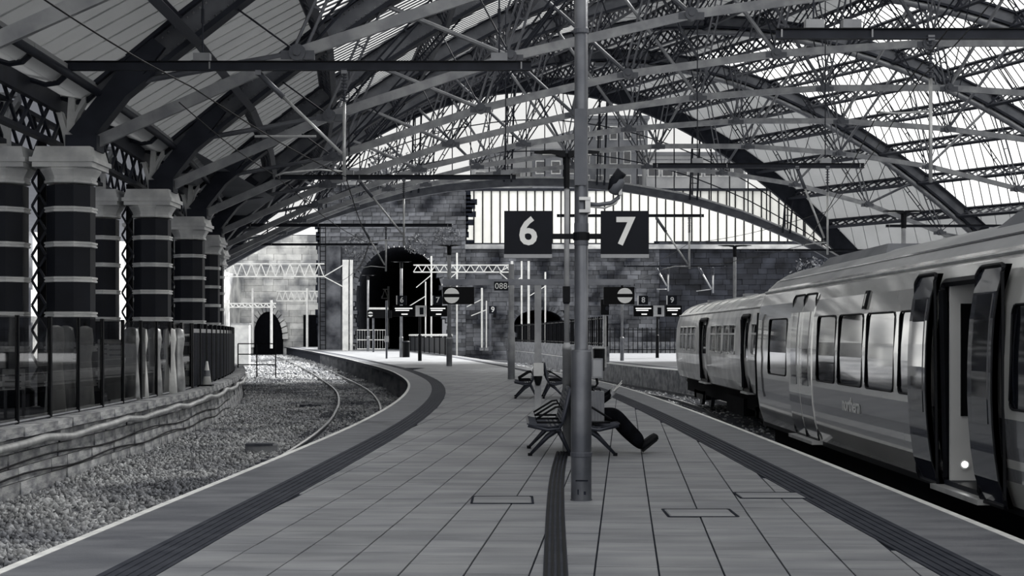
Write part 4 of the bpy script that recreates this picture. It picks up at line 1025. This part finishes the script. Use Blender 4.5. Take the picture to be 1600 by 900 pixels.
for cx, zs, hw, zc_ in arches:
    n = 26
    for i in range(n):
        t0, t1 = math.pi * i / n, math.pi * (i + 1) / n
        def ep(t, k): return (cx + (hw + k) * math.cos(t), zs + (zc_ - zs + k) * math.sin(t))
        p = [ep(t0 + .01, 0), ep(t1 - .01, 0), ep(t1 - .01, .55), ep(t0 + .01, .55)]
        if hw > 2: struct('arch_stone', MB().prismxz(p[::-1], BY - .35, BY + .2), M['stone_part'], wb)
    rings = []
    for Yt in np.linspace(BY - .1, BY + 40, 12):
        rings.append([(cx + hw * math.cos(t), Yt, zs + (zc_ - zs) * math.sin(t)) for t in np.linspace(0, math.pi, 20)] + [(cx - hw, Yt, -1.1), (cx + hw, Yt, -1.1)])
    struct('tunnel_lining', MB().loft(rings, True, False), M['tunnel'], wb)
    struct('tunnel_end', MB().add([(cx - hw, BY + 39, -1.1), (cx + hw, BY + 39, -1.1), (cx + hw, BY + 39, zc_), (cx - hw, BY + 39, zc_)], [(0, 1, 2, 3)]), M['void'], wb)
# buttress with ladder at the left end, string course, parapet
struct('buttress', MB().box(((bx(500) + bx(535)) / 2, BY - .9, 5.2), (bx(535) - bx(500), 1.6, 12.6)), M['stone'], wb)
t = thing('ladder', 'dark ladder running up the stone buttress', 'ladder', (bx(508), BY - 1.9, -1))
for s in (-1, 1): MB().tube((s * .3, 0, 0), (s * .3, 0, 15), .06, 5).build('stile', M['black'], t)
for i in range(28): MB().tube((-.3, 0, .5 + i * .52), (.3, 0, .5 + i * .52), .035, 4).build('rung', M['black'], t)
struct('parapet', MB().box(((bx(727) + bx(1340)) / 2, BY - .2, bz(386)), (bx(1340) - bx(727), 1.2, .5)), M['stone_pale'], wb)
struct('wall_coping', MB().box(((bx(500) + bx(728)) / 2, BY - .2, bz(287)), (bx(728) - bx(500), 1.2, .4)), M['stone_pale'], wb)
# far left retaining walls with the smaller tunnel
BY2 = 205.0
wfl = bpy.data.objects.new('wall_far_left', None); COL.objects.link(wfl); wfl['kind'] = 'structure'
x0, x1 = (300 - 800) / F * BY2, (505 - 800) / F * BY2; z1_ = 1.6 + (524 - 372) / F * BY2
block_wall(x0, x1, -1.1, z1_, BY2, wfl, 'stone_pale', 'stone_pale', bw=2.0, bh=.9)
tcx = (420 - 800) / F * BY2; tw = 23 / F * BY2; tz0 = -1.1; tz1 = 1.6 + (524 - 487) / F * BY2
tn = [(tcx + tw * math.cos(t), 1.0 + (tz1 - 1.0) * math.sin(t)) for t in np.linspace(0, math.pi, 16)] + [(tcx - tw, tz0), (tcx + tw, tz0)]
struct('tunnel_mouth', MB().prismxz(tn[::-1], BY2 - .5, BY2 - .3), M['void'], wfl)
arc = MB()
for i in range(15):
    t0, t1 = math.pi * i / 15, math.pi * (i + 1) / 15
    arc.prismxz([(tcx + (tw + k) * math.cos(t), 1.0 + (tz1 - 1.0 + k) * math.sin(t)) for t, k in ((t0 + .02, 0), (t0 + .02, .8), (t1 - .02, .8), (t1 - .02, 0))], BY2 - .8, BY2 - .2)
struct('tunnel_ring', arc, M['stone_pale'], wfl)
struct('side_wall', MB().box(((300 - 800) / F * 150 - 6, 160, 4.5), (1.5, 110, 11.5)), M['stone_pale'], wfl)
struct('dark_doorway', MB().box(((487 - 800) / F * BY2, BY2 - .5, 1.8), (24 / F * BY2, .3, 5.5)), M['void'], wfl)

# white panelled hoarding on top of the wall
HY = 163.0; hs_ = HY / F
h = thing('hoarding', 'long white panelled hoarding along the top of the stone wall', 'hoarding', ((1010 - 800) * hs_, HY, bz(386)))
z0, z1 = 1.6 + (524 - 386) * hs_, 1.6 + (524 - 298) * hs_; x = 727; i = 0
while x < 1300:
    w = 13.6
    part('panel', MB().box(((x + w / 2 - 800) * hs_, HY, (z0 + z1) / 2), ((w - 1.6) * hs_, .2, z1 - z0)), M['hoard'], h)
    part('mullion', MB().box(((x + w - 800) * hs_, HY - .12, (z0 + z1) / 2), (1.9 * hs_, .2, z1 - z0)), M['black'], h)
    x += w
part('top_rail', MB().box(((1012 - 800) * hs_, HY - .1, z1 + .1), (575 * hs_, .5, .3)), M['iron'], h)
part('bottom_rail', MB().box(((1012 - 800) * hs_, HY - .1, z0 - .05), (575 * hs_, .5, .25)), M['steel'], h)

# buildings beyond
def building(x0, x1, y0, y1, Y, label, m, win, roofdrop=0, depth=14):
    a, b = P(x0, y1, Y), P(x1, y0, Y); w, hgt = b.x - a.x, b.z + 2
    t = thing('building', label, 'building', ((a.x + b.x) / 2, Y, -2), 0)
    MB().prismxz([(-w / 2, 0), (w / 2, 0), (w / 2, hgt), (-w / 2, hgt - roofdrop)], 0, depth).build('wall', M[m], t)
    MB().prismxz([(-w / 2 - .3, hgt - roofdrop), (w / 2 + .3, hgt), (w / 2 + .3, hgt + .5), (-w / 2 - .3, hgt - roofdrop + .5)], -.3, depth).build('roof', M['building2'], t)
    cols, rows, ww, wh = win
    for r in range(rows):
        for c in range(cols):
            x = -w / 2 + w * (c + .5) / cols; z = hgt - 2.2 - r * (wh + 1.6) - roofdrop
            f = MB().box((x, -.05, z), (ww, .15, wh)).build('window', M['trim'], t); MB().box((x, -.14, z), (ww * .8, .06, wh * .82)).build('pane', M['window'], f)
    for r in range(4): MB().box((0, -.04, hgt - roofdrop - .6 - r * 2.3), (w, .12, .12)).build('string_course', M['steel'], t)
    return t
building(736, 905, 205, 300, 215, 'pale stepped building seen behind the gable glass, left of the pole', 'building', (6, 2, 1.6, 2.4), 5)
building(832, 905, 238, 300, 208, 'dark low block behind the lamp head', 'building2', (3, 1, 1.4, 2.0), 0, 5)
building(905, 1012, 186, 300, 222, 'grey tower block right of the pole behind the gable glass', 'building2', (5, 3, 1.2, 2.2))
building(1010, 1165, 243, 300, 212, 'long pale grey block right of the tower behind the gable', 'building', (7, 1, 1.8, 2.0), 0, 7)
building(505, 600, 268, 300, 200, 'low brick building above the stone wall on the left', 'building2', (4, 1, 1.4, 1.8), 0, 8)
def bush(x, y, Y, r, label, n=260, cat='bush', name='bush', squash=.8, trunk=None):
    c = P(x, y, Y); t = thing(name, label, cat, (c.x, c.y, c.z), 0, 'plants on the far walls'); m_ = MB()
    for i in range(n):
        d = Vector(rng.normal(size=3)); d.normalize(); d *= r * rng.uniform(.3, 1) ** .5; d.z *= squash; s = r * rng.uniform(.06, .14)
        u = Vector(rng.normal(size=3)).normalized() * s; v = u.orthogonal().normalized() * s * .6
        m_.add([d - u, d + v, d + u, d - v], [(0, 1, 2, 3)])
    tag(m_.build('foliage', M['leaf'], t), kind='stuff')
    if trunk: MB().tube((0, 0, -trunk), (0, 0, 0), .18, 6, .1).build('trunk', M['sleeper'], t)
    return t
bush(650, 381, BY - 1.2, 1.5, 'pale tuft of grass over the tunnel arch')
bush(604, 262, 178, 2.8, 'leafless pale tree above the stone wall', 320, 'tree', 'tree', .9, 4)
bush(650, 258, 186, 2.2, 'smaller pale tree beside the leafless tree', 240, 'tree', 'tree', .9, 7)
bush(700, 366, BY - .9, 1.6, 'dark ivy clump beside the white hoarding', 200)
bush(560, 385, BY - .9, 1.8, 'ivy patch left of the tunnel arch', 220)
bush(1265, 425, BY - 1, 2.2, 'dark bush growing on the wall behind the trains', 260)
# ---- overhead portals outside
def portal(x0, x1, y0, y1, Y, label, masts, ybase, n):
    a, b = P(x0, y0, Y), P(x1, y1, Y); t = thing('portal_gantry', label, 'gantry', ((a.x + b.x) / 2, Y, 0), 0, 'white lattice portals')
    s = Y / F; r = 1.5 * s
    for dy in (0, .5):
        for z in (a.z, b.z): part('chord', MB().bar((a.x, Y + dy, z), (b.x, Y + dy, z), r, r), M['white_steel'], t)
    for i in range(n):
        xa, xm, xb = a.x + (b.x - a.x) * i / n, a.x + (b.x - a.x) * (i + .5) / n, a.x + (b.x - a.x) * (i + 1) / n
        part('brace', MB().bar((xa, Y, b.z), (xm, Y, a.z), r * .85, r * .85).bar((xm, Y, a.z), (xb, Y, b.z), r * .85, r * .85), M['white_steel'], t)
    for mx, w, kx in masts:
        X = (mx - 800) * s; part('mast', MB().box((X, Y, (a.z + .4 - .0) / 2), (w * s, .5, a.z + .4)), M['white_steel'], t)
        if kx: part('knee', MB().bar((X, Y, b.z - 18 * s), ((kx - 800) * s, Y, b.z), r, r), M['white_steel'], t); part('knee', MB().bar((X, Y, a.z), ((kx - 800) * s, Y, b.z), r, r), M['white_steel'], t)
    return t
portal(340, 506, 412, 432, 150, 'large white lattice portal over the far left tracks', ((540, 9, 506), (549, 4, None)), 546, 11)
portal(646, 797, 414, 425, 148, 'white lattice portal beyond the small signs', ((800, 4, 780), (826, 3.5, None)), 520, 11)
portal(432, 506, 455, 470, 190, 'smaller white lattice portal before the little tunnel', ((480, 3, None), (395, 3, None)), 540, 8)
portal(560, 606, 452, 466, 190, 'white lattice portal inside the tunnel mouth shade', ((592, 5, None), (607, 3, None)), 540, 5)
portal(345, 430, 474, 480, 175, 'thin white walkway gantry on the far left', ((356, 4, None), (424, 3, None)), 540, 9)
for k, (x, yt, yb, Y, w) in enumerate(((665, 440, 520, 145, 2), (674, 400, 520, 150, 2.5), (714, 395, 520, 150, 2.5), (753, 450, 540, 150, 3), (760, 470, 540, 150, 2), (852, 425, 530, 150, 2.5), (815, 408, 515, 150, 2.5))):
    a, b = P(x, yt, Y), P(x, yb, Y); b.z = -1.12 if x < 728 else 0
    t = thing('white_mast', 'slim white overhead mast, %s from the left beyond the platforms' % ORD[k], 'mast', (a.x, Y, b.z), 0, 'slim white masts')
    MB().lathe((0, 0, 0), [(w * Y / F / 2, 0), (w * Y / F / 2, a.z - b.z)], 8).build('shaft', M['white_steel'], t); MB().bar((0, 0, (a.z - b.z) * .82), (-1.6, 0, (a.z - b.z) * .7), .09, .09).build('arm', M['white_steel'], t); MB().lathe((0, 0, 0), [(.25, 0), (.25, .3)], 8).build('foot', M['concrete'], t)
# white relay cabinet and railings by the tunnel
t = thing('relay_cabinet', 'white relay cabinet beside the big white mast', 'cabinet', P(549, 545, 165).to_tuple()[:2] + (0,)); s = 165 / F
MB().box((0, 0, 1.5), (15 * s, .8, 3.0)).build('body', M['white_steel'], t); MB().box((0, -.42, 1.5), (12 * s, .05, 2.7)).build('door', M['white_steel'], t); MB().box((0, 0, 3.05), (16 * s, .9, .1)).build('top', M['galv'], t)
t = thing('mesh_gate', 'pale mesh gate at the end of platform six', 'gate', P(580, 545, 158).to_tuple()[:2] + (0,)); s = 158 / F
for x in np.linspace(-22, 22, 12): MB().box((x * s, 0, 1.1), (.6 * s, .06, 2.2)).build('bar', M['galv'], t)
for z in (.1, 1.1, 2.2): MB().box((0, 0, z), (44 * s, .08, .1)).build('rail', M['white_steel'], t)
# dark boarded barrier with a white rail along the far platform seven edge
t = thing('boarded_barrier', 'dark boarded barrier with a white top rail along the far platform edge', 'barrier', (ER(116) - .3, 116, 0))
ysb = stations(112, 150, 1.55)
for a, b in zip(ysb[:-1], ysb[1:]): part('board', MB().bar((off(ER, a, -.3), a + .02, .72), (off(ER, b, -.3), b - .02, .72), .06, 1.4), M['sign'], t)
part('top_rail', MB().pipe([(off(ER, a, -.3), a, 1.62) for a in ysb], .11, 6), M['white_steel'], t)
for a in ysb[::3]: part('post', MB().box((off(ER, a, -.35), a, .8), (.1, .1, 1.6)), M['black'], t)
# brick parapet and spiked railing beyond the running lines
pb = MB(); ribbon(P8, .25, .55, 84, 150, .95, 2, .97, pb); tag(pb.build('brick_parapet', M['brick']), 'long low brick parapet below the black railings', 'parapet')
t = thing('railings', 'black palisade railings on the low brick parapet', 'railing', (P8(84) + .4, 84, .95))
for i, a in enumerate(stations(84, 150, 1.05)): part('pale', MB().box((off(P8, a, .4), a, 1.85), (.14 if i % 3 == 0 else .07, .1, 1.8)), M['black'], t)
for z in (1.1, 2.6): part('rail', MB().pipe([(off(P8, a, .4), a, z) for a in stations(84, 150, 2)], .05, 4), M['black'], t)
t = thing('railings', 'black railings along the back of the far right platform', 'railing', (18, 128, 0))
for i, x in enumerate(np.linspace(5.5, 30, 60)): part('pale', MB().box((x, 128, 1.15), (.07, .07, 2.3)), M['black'], t)
for z in (.3, 2.1): part('rail', MB().bar((5.5, 128, z), (30, 128, z), .06, .08), M['black'], t)
struct('kerb_wall', MB().box((20, 130, .5), (30, .8, 1.0)), M['brick'])
# ================================================================ TRAINS
PRF = [(.06, 1.24), (.3, 1.32), (.62, 1.365), (.95, 1.385), (1.4, 1.385), (1.87, 1.355), (2.12, 1.30), (2.30, 1.235), (2.42, 1.15), (2.56, 1.0), (2.68, .8), (2.77, .55), (2.83, .28), (2.85, 0)]
def wz(z): return float(np.interp(z, [p[0] for p in PRF], [p[1] for p in PRF]))
def shell(Ys, holes, zs_extra=(), end_round=True, y_end=None):
    """side faces with real openings, roof and far side, in local coordinates (our side = -x)"""
    zs = sorted(set([p[0] for p in PRF if p[0] <= 2.42] + list(zs_extra) + [h[2] for h in holes] + [h[3] for h in holes]))
    ys = sorted(set(list(Ys) + [h[0] for h in holes] + [h[1] for h in holes])); side = MB(); band = MB()
    ns = len(zs)
    for i in range(len(ys) - 1):
        for j in range(ns - 1):
            ym, zm = (ys[i] + ys[i + 1]) / 2, (zs[j] + zs[j + 1]) / 2
            if any(h[0] < ym < h[1] and h[2] < zm < h[3] for h in holes): continue
            q = [(-wz(zs[j]), ys[i], zs[j]), (-wz(zs[j]), ys[i + 1], zs[j]), (-wz(zs[j + 1]), ys[i + 1], zs[j + 1]), (-wz(zs[j + 1]), ys[i], zs[j + 1])]
            (band if .3 < zm < .42 or .5 < zm < .86 else side).add(q, [(0, 3, 2, 1)])
    return side, band, zs
def panel(y0, y1, z0, z1, o, mb=None, n=6, thick=.03):
    """a piece of side skin between two heights, standing o proud of the body"""
    mb = mb or MB(); zz = np.linspace(z0, z1, n); rings = []
    for z in zz: rings.append([(-wz(z) - o, y0, z), (-wz(z) - o, y1, z), (-wz(z) - o + thick, y1, z), (-wz(z) - o + thick, y0, z)])
    return mb.loft(rings)
def frame(y0, y1, z0, z1, o, w=.035):
    mb = MB(); pts = []
    r = .08
    for cy, cz, a0 in ((y1 - r, z1 - r, 0), (y0 + r, z1 - r, 90), (y0 + r, z0 + r, 180), (y1 - r, z0 + r, 270)):
        for k in range(4): a = math.radians(a0 + k * 30); pts.append((cy + r * math.cos(a), cz + r * math.sin(a)))
    pts.append(pts[0]); return mb.pipe([(-wz(z) - o, y, z) for y, z in pts], w / 2, 5)

def near_train():
    X0 = 5.76
    t = thing('train', 'near silver passenger train with an open door at platform seven', 'train', (X0, 18, 0))
    yl = lambda Y: Y - 18.0
    y0, y1 = yl(4.5), yl(25.8)
    wins = [(yl(22.72), yl(24.3)), (yl(19.3), yl(20.45)), (yl(17.8), yl(19.12)), (yl(16.32), yl(17.62)), (yl(15.42), yl(16.12)), (yl(10.6), yl(12.5)), (yl(8.2), yl(10.2)), (yl(5.6), yl(7.8))]
    door = (yl(13.35), yl(14.68))
    holes = [(a, b, .95, 1.87) for a, b in wins] + [(door[0], door[1], .06, 2.12)]
    side, band, zs = shell(np.linspace(y0, y1 - .35, 22), holes, (.42, .5, .86))
    part_l = lambda n, mb, m, p=t, sm=False: mb.build(n, M[m], p, sm)
    part_l('side_skin', side, 'train', t, False); b1, b2, b3, b4 = MB(), MB(), MB(), MB()
    for f in band.f:
        q = [band.v[i] for i in f]; ((b1 if q[0][1] < door[0] - .01 else b4) if q[0][2] < .46 else (b2 if q[0][1] < door[0] - .01 else b3)).add(q, [(0, 1, 2, 3)])
    part_l('skirt_band', b1, 'train_band'); part_l('side_band', b2, 'train_band'); part_l('side_band', b3, 'train_band'); part_l('skirt_band', b4, 'train_band')
    # rounded leading end
    rings = []
    for k in range(6):
        a = math.pi / 2 * k / 5; ye = y1 - .35 + .35 * math.sin(a); sh = 1 - .12 * (1 - math.cos(a))
        rings.append([(-w * sh, ye, z) for z, w in PRF] + [(w * sh, ye, z) for z, w in PRF[::-1][1:]])
    part_l('cab_end', MB().loft(rings), 'train', t, True)
    rf = MB(); rings = [[(-w, y, z) for z, w in PRF if z >= 2.42] + [(w, y, z) for z, w in PRF[::-1][1:] if z >= 2.42] for y in np.linspace(y0, y1 - .35, 14)]
    rf.loft(rings, False, False); part_l('roof', rf, 'train_roof', t, True)
    fs = MB(); rings = [[(w, y, z) for z, w in PRF if z <= 2.42][::-1] for y in (y0, y1 - .35)]; fs.loft(rings, False, False); part_l('far_side', fs, 'train')
    part_l('floor_pan', MB().box((0, (y0 + y1) / 2, .03), (2.46, y1 - y0 - .5, .08)), 'black')
    part_l('cantrail', MB().pipe([(-wz(2.36) - .015, y, 2.36) for y in np.linspace(y0, y1 - .3, 14)], .022, 6), 'galv')
    part_l('rain_strip', MB().pipe([(-wz(2.56) - .01, y, 2.56) for y in np.linspace(y0, y1 - .6, 14)], .016, 5), 'train_band')
    for a, b in wins:
        w_ = part_l('window', panel(a, b, .95, 1.87, -.012), 'window'); part_l('window_frame', frame(a, b, .95, 1.87, .004, .022), 'black', w_, True)
    # roof equipment
    for ya, yb in ((yl(19), yl(23.6)), (yl(11), yl(15))):
        r_ = part_l('roof_pod', MB().loft([[(-.78, ya, 2.62), (.78, ya, 2.62), (.6, ya + .5, 2.86), (-.6, ya + .5, 2.86)], [(-.78, yb, 2.62), (.78, yb, 2.62), (.6, yb - .5, 2.86), (-.6, yb - .5, 2.86)]]), 'iron_mid')
    # closed double door near the cab
    dz0, dz1 = .06, 2.22
    for a, b in ((yl(20.78), yl(21.6)), (yl(21.63), yl(22.45))):
        d = part_l('door_leaf', panel(a, b, dz0, dz1, .012, n=9), 'train'); part_l('door_window', panel(a + .2, b - .2, .85, 1.95, .02, n=5), 'window', d); part_l('kick_panel', panel(a + .02, b - .02, .1, .72, .017, n=5), 'train_band', d)
        part_l('rubber_seal', frame(a, b, dz0, dz1, .02, .03), 'black', d)
    part_l('door_step', MB().box((-1.3, yl(21.6), .03), (.18, 1.75, .05)), 'galv')
    # open plug doors
    for a, b, nm in ((yl(14.68), yl(15.38), 'far'), (yl(12.66), yl(13.36), 'near')):
        d = part_l('door_leaf', panel(a, b, .05, 2.24, .10, n=10, thick=.05), 'train_door'); part_l('door_window', panel(a + .14, b - .14, .8, 1.98, .106, n=6), 'window', d); part_l('rubber_seal', frame(a, b, .05, 2.24, .11, .04), 'black', d)
        part_l('edge_strip', panel(a - .0, a + .03, .05, 2.24, .108, n=10, thick=.06), 'black', d)
    # doorway and vestibule
    part_l('door_surround', frame(door[0], door[1], .06, 2.14, .0, .09), 'black')
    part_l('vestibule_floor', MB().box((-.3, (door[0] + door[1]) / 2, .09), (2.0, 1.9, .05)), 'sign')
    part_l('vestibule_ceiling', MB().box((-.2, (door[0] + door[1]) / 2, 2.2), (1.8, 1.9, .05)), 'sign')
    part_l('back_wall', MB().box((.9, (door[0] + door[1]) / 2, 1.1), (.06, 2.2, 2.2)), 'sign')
    b_ = part_l('draught_screen', MB().box((-.58, door[1] - .1, 1.12), (1.38, .05, 2.1)), 'interior')
    part_l('screen_window', MB().box((-.72, door[1] - .135, 1.35), (.9, .03, 1.15)), 'screen_face', b_); part_l('grab_pole', MB().pipe([(-1.08, door[1] - .15, .80), (-1.10, door[1] - .22, .84), (-1.10, door[1] - .22, 1.36), (-1.08, door[1] - .15, 1.40)], .018, 8), 'interior', b_, True)
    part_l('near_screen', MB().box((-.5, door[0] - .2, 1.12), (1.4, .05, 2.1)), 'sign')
    lm = part_l('step_light', MB().tube((-1.13, door[1] - .13, .28), (-1.13, door[1] - .15, .28), .03, 14), 'glow'); part_l('light_ring', MB().tube((-1.13, door[1] - .127, .28), (-1.13, door[1] - .14, .28), .055, 14), 'galv', lm)
    part_l('door_step', MB().box((-1.32, (door[0] + door[1]) / 2, .04), (.2, 1.5, .05)), 'galv')
    # body side light, lettering, cab handrail
    l_ = part_l('body_light', panel(yl(17.72), yl(17.86), 1.93, 2.16, .03, n=4), 'black'); part_l('lens', panel(yl(17.77), yl(17.81), 1.97, 2.12, .035, n=3), 'sign_text', l_)
    q = obj('lettering', text_mesh('northern', .26, .002, .004), M['interior'], t); q.rotation_euler = (math.pi / 2, 0, -math.pi / 2); q.location = (-wz(.68) - .012, yl(18.4), .69)
    part_l('handrail', MB().pipe([(-wz(.7) - .05, yl(25.2), .5), (-wz(1.2) - .06, yl(25.2), 1.2), (-wz(1.9) - .05, yl(25.2), 2.0)], .018, 6), 'black', t, True)
    part_l('cab_window', panel(yl(25.0), yl(25.3), 1.15, 2.0, -.004, n=4), 'window')
    # underframe
    part_l('underframe', MB().box((0, (y0 + y1) / 2, -.25), (2.2, y1 - y0 - 1.2, .5)), 'void')
    for yb in (yl(22.6), yl(8.5)):
        bo = part_l('bogie', MB().box((0, yb, -.55), (2.1, 3.2, .3)), 'void')
        for dy in (-1.2, 1.2):
            for s in (-1, 1): part_l('wheel', MB().tube((s * .68, yb + dy, -.50), (s * .80, yb + dy, -.50), .415, 20), 'rail_side', bo)
    # dim saloon behind the glass
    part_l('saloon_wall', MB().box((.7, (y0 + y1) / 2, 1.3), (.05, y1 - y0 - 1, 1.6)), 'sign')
    return t
near_train()

def far_train():
    t = thing('train', 'far mottled passenger train with small paired windows behind the near one', 'train', (7.68, 45, 0))
    yl = lambda Y: Y - 45.0
    y0, y1 = yl(33.5), yl(54.6)
    wins = [(yl(48.9), yl(50.9)), (yl(51.2), yl(53.2)), (yl(42.7), yl(45.1)), (yl(40.2), yl(42.4)), (yl(35.2), yl(37.4))]
    doors = [(yl(46.2), yl(47.9)), (yl(38.0), yl(39.2))]
    holes = [(a, b, 1.08, 1.9) for a, b in wins] + [(a, b, .1, 2.12) for a, b in doors]
    side, band, zs = shell(np.linspace(y0, y1, 18), holes)
    pl = lambda n, mb, m, p=t, sm=False: mb.build(n, M[m], p, sm)
    for f in band.f: pass
    o_ = len(side.v); side.v += band.v; side.f += [tuple(i + o_ for i in f) for f in band.f]; side.mi += band.mi
    pl('side_skin', side, 'train_far')
    rings = [[(-w, y, z) for z, w in PRF if z >= 2.42] + [(w, y, z) for z, w in PRF[::-1][1:] if z >= 2.42] for y in np.linspace(y0, y1, 8)]
    pl('roof', MB().loft(rings, False, False), 'train_far', t, True)
    pl('cab_end', MB().loft([[(-w, y1, z) for z, w in PRF] + [(w, y1, z) for z, w in PRF[::-1][1:]], [(-w * .96, y1 + .12, z) for z, w in PRF] + [(w * .96, y1 + .12, z) for z, w in PRF[::-1][1:]]]), 'train_far')
    pl('back_end', MB().loft([[(-w, y0 - .02, z) for z, w in PRF] + [(w, y0 - .02, z) for z, w in PRF[::-1][1:]], [(-w, y0, z) for z, w in PRF] + [(w, y0, z) for z, w in PRF[::-1][1:]]]), 'train_far')
    pl('far_side', MB().loft([[(w, y, z) for z, w in PRF if z <= 2.42][::-1] for y in (y0, y1)], False, False), 'train_far')
    pl('floor_pan', MB().box((0, (y0 + y1) / 2, .06), (2.44, y1 - y0 - .1, .06)), 'black')
    pl('saloon_wall', MB().box((.6, (y0 + y1) / 2, 1.2), (.05, y1 - y0 - .4, 1.9)), 'sign')
    pl('cantrail', MB().pipe([(-wz(2.34) - .02, y, 2.34) for y in (y0, y1)], .03, 6), 'galv')
    for a, b in wins:
        m_ = (a + b) / 2
        for c, d in ((a, m_ - .04), (m_ + .04, b)):
            w_ = pl('window', panel(c, d, 1.08, 1.62, -.01, n=3), 'painted_reflection'); w2 = pl('top_light', panel(c, d, 1.67, 1.9, -.01, n=3), 'window'); pl('window_frame', frame(c, d, 1.08, 1.9, .01, .05), 'train_far', w_); pl('transom', MB().box((-wz(1.64) - .01, (c + d) / 2, 1.645), (.04, d - c, .05)), 'train_far', w_)
        pl('blind', panel(a, b, 1.08, 1.6, -.2, n=3), 'interior')
    for a, b in doors:
        d = pl('door_leaf', panel(a + .1, b - .1, .1, 2.1, -.08, n=6), 'train_far'); pl('door_window', panel(a + .3, b - .3, 1.0, 1.95, -.075, n=4), 'window', d); pl('door_frame', frame(a, b, .1, 2.12, -.0, .14), 'black', d); pl('step', MB().box((-1.28, (a + b) / 2, .04), (.22, b - a, .05)), 'galv', d)
    for y in np.linspace(y0 + .5, y1 - .5, 12): pl('roof_rib', MB().pipe([(-w - .005, y, z) for z, w in PRF if z >= 2.42] + [(w, y, z + .005) for z, w in PRF[::-1][1:] if z >= 2.5], .014, 4), 'galv')
    for y in (yl(52), yl(44), yl(36)): pl('roof_vent', MB().box((-.3, y, 2.84), (.4, .5, .1)), 'steel')
    pl('underframe', MB().box((0, (y0 + y1) / 2, -.22), (2.0, y1 - y0 - 1, .5)), 'void')
    pl('equipment_box', MB().box((-.8, yl(42), -.45), (.6, 3.2, .5)), 'void')
    for yb in (yl(50.6), yl(37.5)):
        bo = pl('bogie', MB().box((0, yb, -.5), (2.0, 3.0, .26)), 'black')
        for dy in (-1.15, 1.15):
            for s in (-1, 1): pl('wheel', MB().tube((s * .68, yb + dy, -.50), (s * .80, yb + dy, -.50), .415, 18), 'rail_side', bo); pl('axle_box', MB().box((-.92, yb + dy, -.5), (.2, .3, .3)), 'black', bo)
    pl('buffer', MB().tube((-.8, y1 + .1, -.1), (-.8, y1 + .5, -.1), .14, 10), 'black'); pl('buffer', MB().tube((.8, y1 + .1, -.1), (.8, y1 + .5, -.1), .14, 10), 'black')
    return t
far_train()
